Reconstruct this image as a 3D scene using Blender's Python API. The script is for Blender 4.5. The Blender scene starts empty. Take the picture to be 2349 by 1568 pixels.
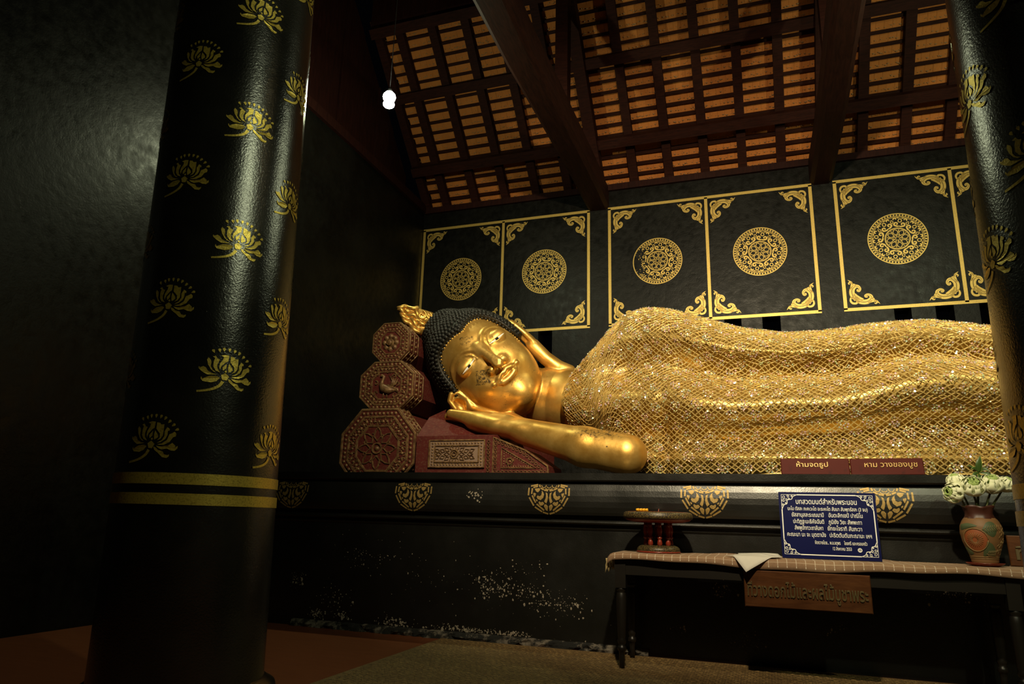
import bpy, bmesh, math, random
import numpy as np
from mathutils import Vector, Matrix
from mathutils.geometry import tessellate_polygon

random.seed(7)
rng = np.random.default_rng(7)
PI = math.pi
scene = bpy.context.scene
COL = scene.collection

# ------------------------------------------------------------------ camera
CAM_Z = 1.1
yaw, pitch, roll = .3429, .2465, -.0275
_cy, _sy = math.cos(yaw), math.sin(yaw)
FWD = np.array([-_sy*math.cos(pitch), _cy*math.cos(pitch), math.sin(pitch)])
_r = np.array([_cy, _sy, 0.]); _d = np.cross(FWD, _r)
_cr, _sr = math.cos(roll), math.sin(roll)
RIGHT = _cr*_r+_sr*_d
DOWN = -_sr*_r+_cr*_d
cam_data = bpy.data.cameras.new('camera')
cam_data.sensor_width = 36.0
cam_data.lens = 36.0*1612.74/2349.0
cam_data.clip_start = .05; cam_data.clip_end = 100
cam = bpy.data.objects.new('camera', cam_data)
COL.objects.link(cam)
cam.matrix_world = Matrix(((RIGHT[0], -DOWN[0], -FWD[0], 0), (RIGHT[1], -DOWN[1], -FWD[1], 0),
                           (RIGHT[2], -DOWN[2], -FWD[2], CAM_Z), (0, 0, 0, 1)))
scene.camera = cam

# ------------------------------------------------------------------ world, exposure
world = bpy.data.worlds.new('night'); scene.world = world; world.use_nodes = True
world.node_tree.nodes['Background'].inputs[0].default_value = (.55, .6, .8, 1)
world.node_tree.nodes['Background'].inputs[1].default_value = .0008
scene.view_settings.view_transform = 'Standard'
scene.view_settings.look = 'None'
scene.view_settings.gamma = 1.0
scene.view_settings.use_curve_mapping = False
scene.view_settings.exposure = -0.12

# ------------------------------------------------------------------ warm spots above the frame: the hall's flood and an added top fill
WARM = (1.0, .83, .53)
def spot(name, loc, aim, power, angle, blend, color, radius=.09):
    l = bpy.data.lights.new(name, 'SPOT'); l.energy = power; l.color = color
    l.spot_size = math.radians(angle); l.spot_blend = blend; l.shadow_soft_size = radius
    o = bpy.data.objects.new(name, l); COL.objects.link(o); o.location = loc
    o.rotation_euler = (Vector(aim)-Vector(loc)).to_track_quat('-Z', 'Y').to_euler()
    return o
spot('flood_or_fill', (.0, 1.0, 5.6), (-.35, 7.6, 3.75), 3500, 78, .9, WARM)
spot('flood_or_fill', (-.7, 3.6, 5.9), (-.3, 8.0, 2.6), 220, 84, .6, WARM)  # weak fill added from above, not a lamp of the hall

# ------------------------------------------------------------------ helpers
WORIG = {}
class MB:
    def __init__(s): s.v = []; s.f = []; s.sm = []
    def add(s, verts, faces, smooth=False):
        b = len(s.v); s.v += [tuple(map(float, p)) for p in verts]
        s.f += [tuple(i+b for i in f) for f in faces]; s.sm += [smooth]*len(faces); return s
    def box(s, lo, hi):
        x0, y0, z0 = lo; x1, y1, z1 = hi
        return s.add([(x0,y0,z0),(x1,y0,z0),(x1,y1,z0),(x0,y1,z0),(x0,y0,z1),(x1,y0,z1),(x1,y1,z1),(x0,y1,z1)],
                     [(0,3,2,1),(4,5,6,7),(0,1,5,4),(1,2,6,5),(2,3,7,6),(3,0,4,7)])
    def beam(s, a, b, w, h, up=(0,0,1), b2=0.0):
        a = Vector(a); b = Vector(b); d = (b-a).normalized(); up = Vector(up)
        x = d.cross(up).normalized(); z = x.cross(d).normalized()
        pts = []
        for p in (a, b):
            for sx, sz in ((-1,-1),(1,-1),(1,1),(-1,1)): pts.append(p+x*(sx*w/2)+z*(sz*h/2))
        return s.add(pts, [(0,1,2,3),(7,6,5,4),(0,4,5,1),(1,5,6,2),(2,6,7,3),(3,7,4,0)])
    def lathe(s, prof, o=(0,0,0), n=24, cap=True, smooth=True, axis=None):
        o = Vector(o); vs = []; fs = []
        for r, z in prof:
            for k in range(n):
                a = 2*PI*k/n; vs.append((r*math.cos(a), r*math.sin(a), z))
        if axis is not None:
            q = Vector((0,0,1)).rotation_difference(Vector(axis)); vs = [q @ Vector(p) for p in vs]
        vs = [Vector(p)+o for p in vs]
        m = len(prof)
        for i in range(m-1):
            for k in range(n):
                k2 = (k+1) % n; fs.append((i*n+k, i*n+k2, (i+1)*n+k2, (i+1)*n+k))
        s.add(vs, fs, smooth)
        if cap:
            b = len(s.v)-len(vs)
            s.f += [tuple(b+k for k in range(n))[::-1], tuple(b+(m-1)*n+k for k in range(n))]; s.sm += [False, False]
        return s
    def tube(s, pts, rad, n=6, cap=True, smooth=True, squash=None):
        pts = [Vector(p) for p in pts]; m = len(pts)
        if not hasattr(rad, '__len__'): rad = [rad]*m
        vs = []; fs = []; ref = None
        for i, p in enumerate(pts):
            t = (pts[min(i+1, m-1)]-pts[max(i-1, 0)]).normalized()
            if ref is None:
                ref = t.orthogonal().normalized() if squash is None else (Vector(squash[0])-t*Vector(squash[0]).dot(t)).normalized()
            ref = (ref-t*ref.dot(t)).normalized(); bi = t.cross(ref)
            k2 = 1 if squash is None else squash[1]
            for k in range(n):
                a = 2*PI*k/n; vs.append(p+ref*(rad[i]*math.cos(a))+bi*(rad[i]*k2*math.sin(a)))
        for i in range(m-1):
            for k in range(n):
                k2 = (k+1) % n; fs.append((i*n+k, i*n+k2, (i+1)*n+k2, (i+1)*n+k))
        s.add(vs, fs, smooth)
        if cap:
            b = len(s.v)-len(vs)
            s.f += [tuple(b+k for k in range(n))[::-1], tuple(b+(m-1)*n+k for k in range(n))]; s.sm += [False, False]
        return s
    def prism(s, poly, fn, t):
        """poly: 2D outline; fn(x,y,d) -> 3D point, d = depth 0..t"""
        n = len(poly)
        tris = tessellate_polygon([[Vector((p[0], p[1], 0)) for p in poly]])
        a = [fn(x, y, 0) for x, y in poly]; b = [fn(x, y, t) for x, y in poly]
        fs = [tuple(tr) for tr in tris]+[tuple(i+n for i in tr)[::-1] for tr in tris]
        fs += [(i, (i+1) % n, n+(i+1) % n, n+i) for i in range(n)]
        return s.add(a+b, fs)
    def build(s, name, mat, parent=None, kind=None, label=None, fix=True):
        me = bpy.data.meshes.new(name)
        o = np.array(WORIG.get(parent.name, (0,0,0)) if parent else (0,0,0))
        V = np.array(s.v, dtype=np.float64).reshape(-1, 3)-o
        me.from_pydata(V.tolist(), [], s.f); me.polygons.foreach_set('use_smooth', s.sm)
        if fix:
            bm = bmesh.new(); bm.from_mesh(me); bmesh.ops.recalc_face_normals(bm, faces=bm.faces); bm.to_mesh(me); bm.free()
        me.update()
        return link(name, me, mat, parent, kind, label)
def link(name, me, mat, parent=None, kind=None, label=None):
    ob = bpy.data.objects.new(name, me); COL.objects.link(ob)
    if mat is not None: me.materials.clear(); me.materials.append(mat)
    if parent: ob.parent = parent; WORIG[ob.name] = WORIG.get(parent.name, (0,0,0))
    else: WORIG[ob.name] = (0,0,0)
    if kind: ob['kind'] = kind
    if label: ob['label'] = label
    return ob
def npmesh(name, V, F, mat, parent=None, smooth=True, kind=None, label=None):
    me = bpy.data.meshes.new(name)
    o = np.array(WORIG.get(parent.name, (0,0,0)) if parent else (0,0,0))
    V = np.asarray(V, dtype=np.float32)-o.astype(np.float32); F = np.asarray(F, dtype=np.int32); k = F.shape[1]
    me.vertices.add(len(V)); me.vertices.foreach_set('co', V.ravel())
    me.loops.add(F.size); me.loops.foreach_set('vertex_index', F.ravel())
    me.polygons.add(len(F)); me.polygons.foreach_set('loop_start', np.arange(len(F), dtype=np.int32)*k)
    me.polygons.foreach_set('loop_total', np.full(len(F), k, dtype=np.int32))
    me.polygons.foreach_set('use_smooth', np.full(len(F), smooth))
    me.update(calc_edges=True); me.validate()
    return link(name, me, mat, parent, kind, label)
def thing(name, label, cat, loc=(0,0,0), group=None, kind=None):
    o = bpy.data.objects.new(name, None); COL.objects.link(o); o.location = loc; o.empty_display_size = .1
    if label: o['label'] = label
    if cat: o['category'] = cat
    if group: o['group'] = group
    if kind: o['kind'] = kind
    WORIG[o.name] = tuple(loc); return o
def tag(o, label, cat, group=None):
    o['label'] = label; o['category'] = cat
    if group: o['group'] = group
    return o
def copy_part(src, parent, loc):
    c = src.copy(); COL.objects.link(c); c.parent = parent; c.location = loc; return c

# ------------------------------------------------------------------ materials
def mat(name, base, rough=.6, metal=0., spec=.5, coat=0.):
    m = bpy.data.materials.new(name); m.use_nodes = True
    b = m.node_tree.nodes['Principled BSDF']
    b.inputs['Base Color'].default_value = (*base, 1); b.inputs['Roughness'].default_value = rough
    b.inputs['Metallic'].default_value = metal; b.inputs['Specular IOR Level'].default_value = spec
    b.inputs['Coat Weight'].default_value = coat
    return m
class NT:
    def __init__(s, m): s.nt = m.node_tree; s.b = s.nt.nodes['Principled BSDF']; s.co = None
    def n(s, t, **kw):
        x = s.nt.nodes.new(t)
        for k, v in kw.items():
            if k.startswith('_'): setattr(x, k[1:], v)
        return x
    def l(s, a, b): s.nt.links.new(a, b)
    def coord(s):
        if s.co is None: s.co = s.n('ShaderNodeTexCoord').outputs['Object']
        return s.co
    def mapped(s, scale):
        mp = s.n('ShaderNodeMapping'); mp.inputs['Scale'].default_value = scale; s.l(s.coord(), mp.inputs['Vector']); return mp.outputs[0]
    def noise(s, scale, detail=4, rough=.55, vec=None, dist=0.):
        x = s.n('ShaderNodeTexNoise'); x.inputs['Scale'].default_value = scale; x.inputs['Detail'].default_value = detail
        x.inputs['Roughness'].default_value = rough; x.inputs['Distortion'].default_value = dist
        s.l(vec if vec is not None else s.coord(), x.inputs['Vector']); return x.outputs['Fac']
    def voro(s, scale, vec=None, out='Distance', feature='F1'):
        x = s.n('ShaderNodeTexVoronoi'); x.feature = feature; x.inputs['Scale'].default_value = scale
        s.l(vec if vec is not None else s.coord(), x.inputs['Vector']); return x.outputs[out]
    def ramp(s, fac, stops):
        x = s.n('ShaderNodeValToRGB'); e = x.color_ramp.elements
        while len(e) < len(stops): e.new(.5)
        for k, (p, c) in enumerate(stops):
            e[k].position = p; e[k].color = (c, c, c, 1) if not hasattr(c, '__len__') else (*c, 1)
        s.l(fac, x.inputs['Fac']); return x.outputs['Color']
    def math(s, op, a, b=None, c=None):
        x = s.n('ShaderNodeMath'); x.operation = op
        for k, v in enumerate((a, b, c)):
            if v is None: continue
            if hasattr(v, 'is_output') or not isinstance(v, (int, float)): s.l(v, x.inputs[k])
            else: x.inputs[k].default_value = v
        return x.outputs[0]
    def mix(s, fac, a, b):
        x = s.n('ShaderNodeMix'); x.data_type = 'RGBA'
        for i, v in ((0, fac), (6, a), (7, b)):
            if isinstance(v, tuple): x.inputs[i].default_value = (*v, 1)
            elif isinstance(v, (int, float)): x.inputs[i].default_value = v
            else: s.l(v, x.inputs[i])
        return x.outputs[2]
    def bump(s, h, strength=.3, dist=.01, prev=None):
        x = s.n('ShaderNodeBump'); x.inputs['Strength'].default_value = strength; x.inputs['Distance'].default_value = dist
        s.l(h, x.inputs['Height'])
        if prev is not None: s.l(prev, x.inputs['Normal'])
        s.l(x.outputs[0], s.b.inputs['Normal']); return x.outputs[0]
    def color(s, c): s.l(c, s.b.inputs['Base Color'])
    def rough(s, c): s.l(c, s.b.inputs['Roughness'])
    def sep(s):
        x = s.n('ShaderNodeSeparateXYZ'); s.l(s.coord(), x.inputs[0]); return x.outputs

# black lacquered plaster of the walls
M_WALL = mat('black_plaster', (.012, .012, .010), .5, spec=.2)
t = NT(M_WALL); n1 = t.noise(1.3, 6, .6); n2 = t.noise(9, 5, .6)
t.color(t.mix(t.ramp(n1, [(.35, 0), (.72, 1)]), (.0022, .0021, .0018), (.0075, .0072, .006)))
t.rough(t.ramp(n2, [(.3, .30), (.7, .52)]))
b1 = t.bump(t.noise(70, 3), .25, .004); t.bump(n2, .25, .02, b1)
# glossy pebbled black of the columns
M_COL = mat('black_lacquer', (.008, .008, .007), .3, spec=.85)
t = NT(M_COL); n1 = t.noise(2.2, 5); n2 = t.noise(105, 3, .6)
t.color(t.mix(t.ramp(n1, [(.4, 0), (.75, 1)]), (.005, .005, .0045), (.014, .013, .010)))
t.rough(t.ramp(n1, [(.3, .19), (.7, .26)]))
b1 = t.bump(n2, .42, .003); t.bump(t.noise(5, 2), .12, .02, b1)
# gold paint of stencils
def gold_paint(name, base, r=.42, metal=.55, speck=.5):
    m = mat(name, base, r, metal); t = NT(m); n = t.noise(120, 3, .7); n2 = t.noise(16, 4)
    dk = tuple(c*.35 for c in base)
    t.color(t.mix(t.ramp(n, [(.33, speck), (.52, 0)]), base, dk))
    t.bump(n, .4, .002); return m
M_GOLDP = gold_paint('gold_stencil', (.66, .45, .12))
M_GOLDD = gold_paint('dull_gold_stencil', (.36, .24, .075), .5, .4, .6)
M_GOLDC = gold_paint('gold_leaf_stencil', (.62, .46, .08), .36, .6, .7)
# statue gold
M_GOLD = mat('statue_gold', (.80, .50, .115), .4, .78)
t = NT(M_GOLD); n1 = t.noise(5, 5, .6); n2 = t.noise(38, 4, .65); n3 = t.noise(2.6, 3)
m1 = t.math('MULTIPLY', t.ramp(n2, [(.55, 0), (.70, .7)]), t.ramp(n3, [(.54, 0), (.66, 1)]))
wa = t.n('ShaderNodeAttribute'); wa.attribute_name = 'wear'
m1 = t.math('MAXIMUM', m1, t.math('MULTIPLY', t.ramp(t.math('ADD', t.math('MULTIPLY', wa.outputs['Fac'], .34), n2), [(.70, 0), (.92, 1)]), t.math('MINIMUM', t.math('MULTIPLY', wa.outputs['Fac'], 2.), .93)))
t.color(t.mix(m1, t.mix(t.ramp(n1, [(.35, 0), (.65, 1)]), (.60, .335, .068), (.73, .46, .125)), (.022, .017, .009)))
t.l(t.math('MULTIPLY_ADD', m1, -.35, .78), t.b.inputs['Metallic'])
t.rough(t.ramp(n1, [(.3, .34), (.7, .48)])); t.bump(t.noise(22, 4), .12, .01)
M_ROBE = mat('robe_gold', (.70, .44, .13), .38, .65)
t = NT(M_ROBE); n1 = t.noise(9, 4); t.color(t.mix(n1, (.36, .23, .055), (.60, .42, .125))); t.bump(t.noise(30, 3), .15, .01)
M_THREAD = mat('gold_thread', (.64, .46, .155), .42, .55)
M_SEQ = mat('sequin', (.9, .85, .7), .16, .5)
t = NT(M_SEQ); g = t.n('ShaderNodeNewGeometry'); hs = t.n('ShaderNodeCombineColor'); hs.mode = 'HSV'
t.l(g.outputs['Random Per Island'], hs.inputs[0]); hs.inputs[1].default_value = .45; hs.inputs[2].default_value = 1.
t.color(t.mix(.45, hs.outputs[0], (.85, .66, .3)))
M_HAIR = mat('black_hair', (.009, .009, .0075), .48, spec=.35)
M_EYEW = mat('eye_white', (.75, .74, .70), .25); M_EYEB = mat('eye_black', (.01, .01, .01), .2)
# wood
def wood(name, a, b, rough=.6, scale=(2, 14, 14)):
    m = mat(name, a, rough, spec=.15); t = NT(m); v = t.mapped(scale); n = t.noise(3, 6, .6, v, .6)
    t.color(t.mix(t.ramp(n, [(.3, 0), (.7, 1)]), a, b)); t.bump(n, .3, .006); return m
M_RAFT = wood('roof_wood', (.015, .0035, .002), (.038, .009, .005), .7)
M_TIE = wood('tie_beam_wood', (.013, .004, .0025), (.034, .010, .006), .65, (12, 1.5, 12))
M_PLANK = wood('gable_plank_wood', (.014, .0035, .0025), (.030, .007, .005), .65, (9, 9, 1.2))
M_TILE = mat('clay_roof_tile', (.42, .17, .055), .85)
t = NT(M_TILE); n1 = t.noise(6, 5); n2 = t.noise(60, 3); g = t.n('ShaderNodeNewGeometry')
t.color(t.mix(t.ramp(n2, [(.55, 0), (.75, .6)]), t.mix(n1, (.50, .15, .028), (.66, .23, .045)), (.58, .30, .11))); t.bump(n2, .4, .004)
M_MORTAR = mat('crumbled_mortar', (.50, .30, .14), .9)
M_FLOOR = wood('floor_boards', (.17, .052, .022), (.21, .068, .028), .42, (.8, 6, 6))
M_TABLE = mat('table_black_wood', (.012, .010, .008), .38)
M_SIGNW = wood('carved_sign_wood', (.055, .019, .007), (.105, .040, .014), .45, (1.6, 9, 9))
M_LETW = mat('carved_letter', (.085, .06, .02), .5)
M_RED = mat('red_board', (.115, .018, .012), .6, spec=.1)
t = NT(M_RED); n1 = t.noise(14, 5); t.color(t.mix(t.ramp(n1, [(.6, 0), (.75, .6)]), (.060, .008, .0055), (.028, .006, .005)))
M_REDL = mat('brass_letter', (.26, .16, .045), .45, .4)
M_BLUE = mat('blue_enamel', (.003, .005, .055), .25)
M_WHITE = mat('white_print', (.78, .78, .74), .5)
M_PAPER = mat('paper', (.58, .55, .5), .8)
M_LACQ = mat('red_lacquer', (.20, .025, .012), .3)
M_LACD = mat('black_gold_lacquer', (.03, .022, .01), .45)
t = NT(M_LACD); n1 = t.voro(160); t.color(t.mix(t.ramp(n1, [(.25, 1), (.4, 0)]), (.025, .016, .008), (.26, .19, .05)))
M_YELLOW = mat('yellow_wax', (.85, .42, .01), .5)
# pillow: dull red lacquer and brown gilt relief
M_PILR = mat('pillow_red', (.16, .026, .022), .6, spec=.25)
t = NT(M_PILR); n1 = t.noise(12, 5); n2 = t.noise(45, 4); t.color(t.mix(t.ramp(n2, [(.5, 0), (.72, .5)]), t.mix(n1, (.055, .008, .007), (.115, .018, .014)), (.14, .075, .045))); t.bump(n2, .3, .005)
M_CARV = mat('pillow_carving', (.30, .15, .06), .5, .35)
t = NT(M_CARV); n1 = t.noise(25, 5); t.color(t.mix(t.ramp(n1, [(.35, 0), (.65, 1)]), (.10, .045, .020), (.26, .155, .062))); t.bump(n1, .3, .005)
M_CARVP = mat('pillow_pale_panel', (.21, .135, .095), .6)
# pedestal with flaked paint
M_PED = mat('pedestal_black', (.011, .011, .009), .42)
t = NT(M_PED); n1 = t.noise(1.7, 3); t.color(t.mix(n1, (.005, .005, .0045), (.010, .010, .0085)))
t.rough(t.ramp(t.noise(3, 4), [(.3, .26), (.7, .42)]))
b1 = t.bump(t.noise(90, 3), .35, .0025); t.bump(t.noise(4, 3), .15, .02, b1)
M_BARE = mat('bare_plaster', (.30, .255, .20), .9)
# straw mat
M_MAT = mat('woven_straw', (.20, .115, .04), .8)
t = NT(M_MAT); v = t.mapped((1, 1, 1)); w = t.n('ShaderNodeTexBrick'); t.l(t.coord(), w.inputs['Vector'])
w.inputs['Scale'].default_value = 26; w.inputs['Mortar Size'].default_value = .05; w.inputs['Brick Width'].default_value = 1.1; w.inputs['Row Height'].default_value = .34
w.inputs['Color1'].default_value = (.34, .215, .075, 1); w.inputs['Color2'].default_value = (.19, .11, .038, 1); w.inputs['Mortar'].default_value = (.03, .018, .008, 1)
t.color(t.mix(t.ramp(t.noise(3, 4), [(.35, 0), (.75, .5)]), w.outputs['Color'], (.12, .07, .024))); t.bump(w.outputs['Fac'], -.5, .006)
# table runner with white stitches
M_CLOTH = mat('runner_cloth', (.30, .15, .075), .9)
t = NT(M_CLOTH); uv = t.n('ShaderNodeTexCoord').outputs['UV']; su = t.n('ShaderNodeSeparateXYZ'); t.l(uv, su.inputs[0])
def line(t, c, period, w): return t.math('LESS_THAN', t.math('FRACT', t.math('DIVIDE', c, period)), w)
tick = line(t, su.outputs[0], .0635, .085)
hemd = t.math('MULTIPLY', tick, t.math('LESS_THAN', t.math('ABSOLUTE', t.math('SUBTRACT', su.outputs[1], .018)), .0055))
rowd = t.math('MULTIPLY', tick, .45)
ws = t.math('MULTIPLY', line(t, su.outputs[1], .021, .22), t.math('GREATER_THAN', su.outputs[1], .026))
cb = t.mix(t.noise(40, 3), (.20, .115, .065), (.30, .185, .11))
cb = t.mix(t.math('MULTIPLY', ws, .5), cb, (.50, .38, .27)); cb = t.mix(t.math('MAXIMUM', hemd, t.math('MULTIPLY', rowd, t.math('GREATER_THAN', su.outputs[1], .026))), cb, (.70, .62, .50))
t.color(cb); t.bump(t.noise(220, 2), .3, .002)
M_FRINGE = mat('cloth_fringe', (.45, .34, .16), .9)
M_VASE = mat('vase_clay', (.17, .085, .03), .6)
M_VASEG = mat('vase_green', (.055, .075, .03), .6); M_VASER = mat('vase_red', (.26, .07, .02), .6); M_VASED = mat('vase_dark', (.05, .014, .008), .45)
M_VASEL = mat('vase_incised', (.25, .16, .06), .6)
M_PETAL = mat('lotus_petal', (.42, .48, .25), .6); M_PETALG = mat('lotus_petal_green', (.30, .40, .12), .6)
t = NT(M_PETAL); t.color(t.mix(t.noise(18, 3), (.56, .60, .34), (.78, .78, .62)))
M_STEM = mat('flower_stem', (.09, .10, .03), .6); M_LEAF = mat('bamboo_leaf', (.035, .075, .012), .45); M_LEAFY = mat('leaf_edge', (.20, .22, .04), .5)
M_BULB = bpy.data.materials.new('lamp_glow'); M_BULB.use_nodes = True
b = M_BULB.node_tree.nodes['Principled BSDF']; b.inputs['Emission Color'].default_value = (1, 1, .82, 1); b.inputs['Emission Strength'].default_value = 40
M_DARK = mat('dark_socket', (.02, .02, .018), .5)
# ------------------------------------------------------------------ flat stencil drawing
def poly2(mb, poly, fn):
    tr = tessellate_polygon([[Vector((p[0], p[1], 0)) for p in poly]])
    mb.add([fn(*p) for p in poly], [tuple(x) for x in tr])
def ribbon2(mb, pts, w, fn, closed=False, split=0.):
    m = len(pts); P = np.array(pts, float); w = np.full(m, w) if not hasattr(w, '__len__') else np.interp(np.linspace(0, 1, m), np.linspace(0, 1, len(w)), w)
    T = np.roll(P, -1, 0)-np.roll(P, 1, 0)
    if not closed: T[0] = P[1]-P[0]; T[-1] = P[-1]-P[-2]
    T /= np.linalg.norm(T, axis=1)[:, None]+1e-9; N = np.stack([-T[:, 1], T[:, 0]], 1)
    bands = [(-.5, .5)] if not split else [(-.5, -.5*split), (.5*split, .5)]
    for a, b in bands:
        A = P+N*(w*a)[:, None]; B = P+N*(w*b)[:, None]
        vs = [fn(*p) for p in A]+[fn(*p) for p in B]
        fs = [(i, i+1, m+i+1, m+i) for i in range(m-1)]+([(m-1, 0, m, 2*m-1)] if closed else [])
        mb.add(vs, fs)
def circ(cx, cy, r, n=12, sy=1.): return [(cx+r*math.cos(2*PI*k/n), cy+r*sy*math.sin(2*PI*k/n)) for k in range(n)]
def ring2(mb, cx, cy, r0, r1, fn, n=48): ribbon2(mb, circ(cx, cy, (r0+r1)/2, n), r1-r0, fn, True)
def spiral(cx, cy, r0, r1, a0, a1, n=14):
    return [(cx+(r0+(r1-r0)*k/n)*math.cos(a0+(a1-a0)*k/n), cy+(r0+(r1-r0)*k/n)*math.sin(a0+(a1-a0)*k/n)) for k in range(n+1)]
def crv(pts, n=6):
    """Catmull-Rom through 2D/3D points"""
    P = [np.array(p, float) for p in pts]; out = []
    for i in range(len(P)-1):
        p0 = P[max(i-1, 0)]; p1 = P[i]; p2 = P[i+1]; p3 = P[min(i+2, len(P)-1)]
        for k in range(n):
            t = k/n; out.append(.5*((2*p1)+(-p0+p2)*t+(2*p0-5*p1+4*p2-p3)*t*t+(-p0+3*p1-3*p2+p3)*t**3))
    out.append(P[-1]); return [tuple(p) for p in out]

def draw_medallion(mb, fn):
    ring2(mb, 0, 0, .965, 1., fn, 64); ring2(mb, 0, 0, .868, .888, fn, 64); ring2(mb, 0, 0, .828, .843, fn, 64)
    for k in range(58):
        a = 2*PI*k/58; poly2(mb, circ(.926*math.cos(a), .926*math.sin(a), .031, 7), fn)
    ring2(mb, 0, 0, .395, .428, fn, 48); ring2(mb, 0, 0, .372, .38, fn, 48)
    for k in range(8):
        a = 2*PI*k/8+.2; c, s = math.cos(a), math.sin(a)
        R = lambda x, y, c=c, s=s: (x*c-y*s, x*s+y*c)
        pet = [R(*p) for p in crv([(.15, 0), (.2, .06), (.28, .075), (.36, 0), (.28, -.075), (.2, -.06), (.15, 0)], 4)]
        ribbon2(mb, pet, .022, fn)
        b = a+PI/8; ribbon2(mb, [(.26*math.cos(b), .26*math.sin(b)), (.35*math.cos(b), .35*math.sin(b))], [.012, .03], fn)
        poly2(mb, circ(.105*math.cos(a), .105*math.sin(a), .024, 7), fn)
        for sgn in (-1, 1):
            sp = [(.56+.0*sgn, sgn*.10)]
            body = crv([(.455, sgn*.19), (.47, sgn*.12), (.55, sgn*.045), (.62, sgn*.09), (.60, sgn*.155), (.545, sgn*.15), (.545, sgn*.115)], 5)
            ribbon2(mb, [R(*p) for p in body], [.03, .055, .06, .05, .045, .04, .03], fn)
            tip = crv([(.74, sgn*.06), (.80, sgn*.10), (.78, sgn*.165), (.735, sgn*.15)], 4)
            ribbon2(mb, [R(*p) for p in tip], [.02, .05, .04, .03], fn)
            tip = crv([(.80, sgn*.2), (.79, sgn*.25), (.75, sgn*.24)], 4)
            ribbon2(mb, [R(*p) for p in tip], [.05, .04, .025], fn)
        ribbon2(mb, [R(*p) for p in [(.61, 0), (.67, .05), (.75, 0), (.67, -.05)]], .03, fn, True)
        R2 = lambda x, y, c=math.cos(b), s=math.sin(b): (x*c-y*s, x*s+y*c)
        ribbon2(mb, [R2(*p) for p in crv([(.64, 0), (.68, .055), (.74, .045), (.78, 0), (.74, -.045), (.68, -.055), (.64, 0)], 3)], .028, fn)
    ring2(mb, 0, 0, .142, .156, fn, 24); ring2(mb, 0, 0, .055, .07, fn, 16)

def draw_corner(mb, fn):
    """unit ornament: corner at (0,0), points at (1,0) and (0,1)"""
    for sw in (0, 1):
        f2 = (lambda x, y: fn(x, y)) if not sw else (lambda x, y: fn(y, x))
        ribbon2(mb, crv([(.19, .30), (.30, .13), (.45, .085), (.60, .10), (.715, .20), (.715, .31), (.61, .37), (.525, .33), (.55, .275), (.61, .29)], 5),
                [.12, .17, .19, .18, .15, .11, .085, .07, .06, .05], f2, split=.1)
        ribbon2(mb, crv([(.60, .04), (.75, .10), (.86, .10), (.90, .03), (.85, -.005), (.815, .03)], 4), [.04, .09, .07, .05, .04, .03], f2)
        ribbon2(mb, crv([(.80, .12), (.90, .09), (1.0, -.03)], 4), [.03, .06, .004], f2)
        ribbon2(mb, crv([(.70, .23), (.79, .20), (.82, .12)], 4), [.03, .06, .04], f2)
    ribbon2(mb, crv([(.03, .29), (.01, .17), (.07, .07), (.19, .05), (.245, .13), (.19, .19), (.13, .165)], 5), [.05, .07, .08, .08, .07, .06, .04], fn)
    ribbon2(mb, crv([(.04, .30), (.17, .24), (.30, .06)], 5), [.05, .09, .05], fn)
    ribbon2(mb, crv([(.16, .42), (.22, .33), (.34, .23), (.44, .17)], 5), [.10, .12, .12, .10], fn)

LOTUS = [
 [(790,1050),(700,1010),(500,1030),(380,1090),(330,1120),(290,1060),(280,1120),(340,1190),(560,1210),(700,1160)],
 [(710,960),(600,950),(450,880),(390,790),(320,760),(240,800),(200,770),(200,830),(290,910),(430,990),(560,985)],
 [(670,905),(570,840),(510,740),(520,620),(500,550),(430,490),(400,560),(440,700),(520,830),(600,890)],
 [(780,900),(700,800),(680,690),(740,520),(670,490),(620,420),(545,455),(610,490),(580,600),(580,740),(650,850)],
 [(765,820),(800,700),(900,590),(970,540),(985,370),(860,360),(760,400),(840,430),(830,500),(750,640),(740,740)],
 [(850,835),(830,740),(940,620),(930,760)],
 [(1000,870),(980,740),(1000,610),(1100,740),(1110,800),(1050,850)],
 [(1090,890),(1160,810),(1150,700),(1030,570),(1030,390),(1120,400),(1160,450),(1250,440),(1250,600),(1240,760),(1180,850)],
 [(1090,960),(1230,880),(1290,760),(1280,640),(1340,520),(1420,570),(1410,620),(1370,620),(1370,740),(1320,850),(1200,940)],
 [(1100,1000),(1240,970),(1370,880),(1420,720),(1500,680),(1560,640),(1610,700),(1600,770),(1530,800),(1450,930),(1300,1010),(1180,1015)],
 [(1080,1040),(1250,1050),(1420,1030),(1530,950),(1620,1030),(1610,1080),(1680,1030),(1680,1100),(1610,1170),(1500,1160),(1400,1110),(1250,1140),(1150,1100)],
 [(1000,1060),(1080,1090),(1150,1150),(1290,1190),(1340,1270),(1430,1290),(1480,1270),(1470,1330),(1420,1370),(1290,1350),(1180,1250),(1040,1150)],
 [(920,900),(1030,990),(970,1110),(850,1100),(810,970)]]
def draw_lotus(mb, fn):
    k = 1.63e-4
    g = lambda x, y: fn((x-920)*k, (1000-y)*k)
    for p in LOTUS: poly2(mb, p, g)
    poly2(mb, circ(930, 850, 32, 7), g)
    ribbon2(mb, crv([(870,1150),(790,1280),(630,1385),(430,1450),(210,1490)], 4), [90, 80, 70, 62, 55], g)
    for x, y in ((550,290),(710,250),(830,210),(980,205),(1130,225),(1260,270),(1390,360),(1510,455),(1615,580)):
        d = np.array([920-x, 900-y], float); d /= np.linalg.norm(d); n = np.array([-d[1], d[0]]); c = np.array([x, y])
        poly2(mb, [tuple(c-d*55), tuple(c-d*35+n*38), tuple(c+d*5+n*34), tuple(c+d*65), tuple(c+d*5-n*34), tuple(c-d*35-n*38)], g)

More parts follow.
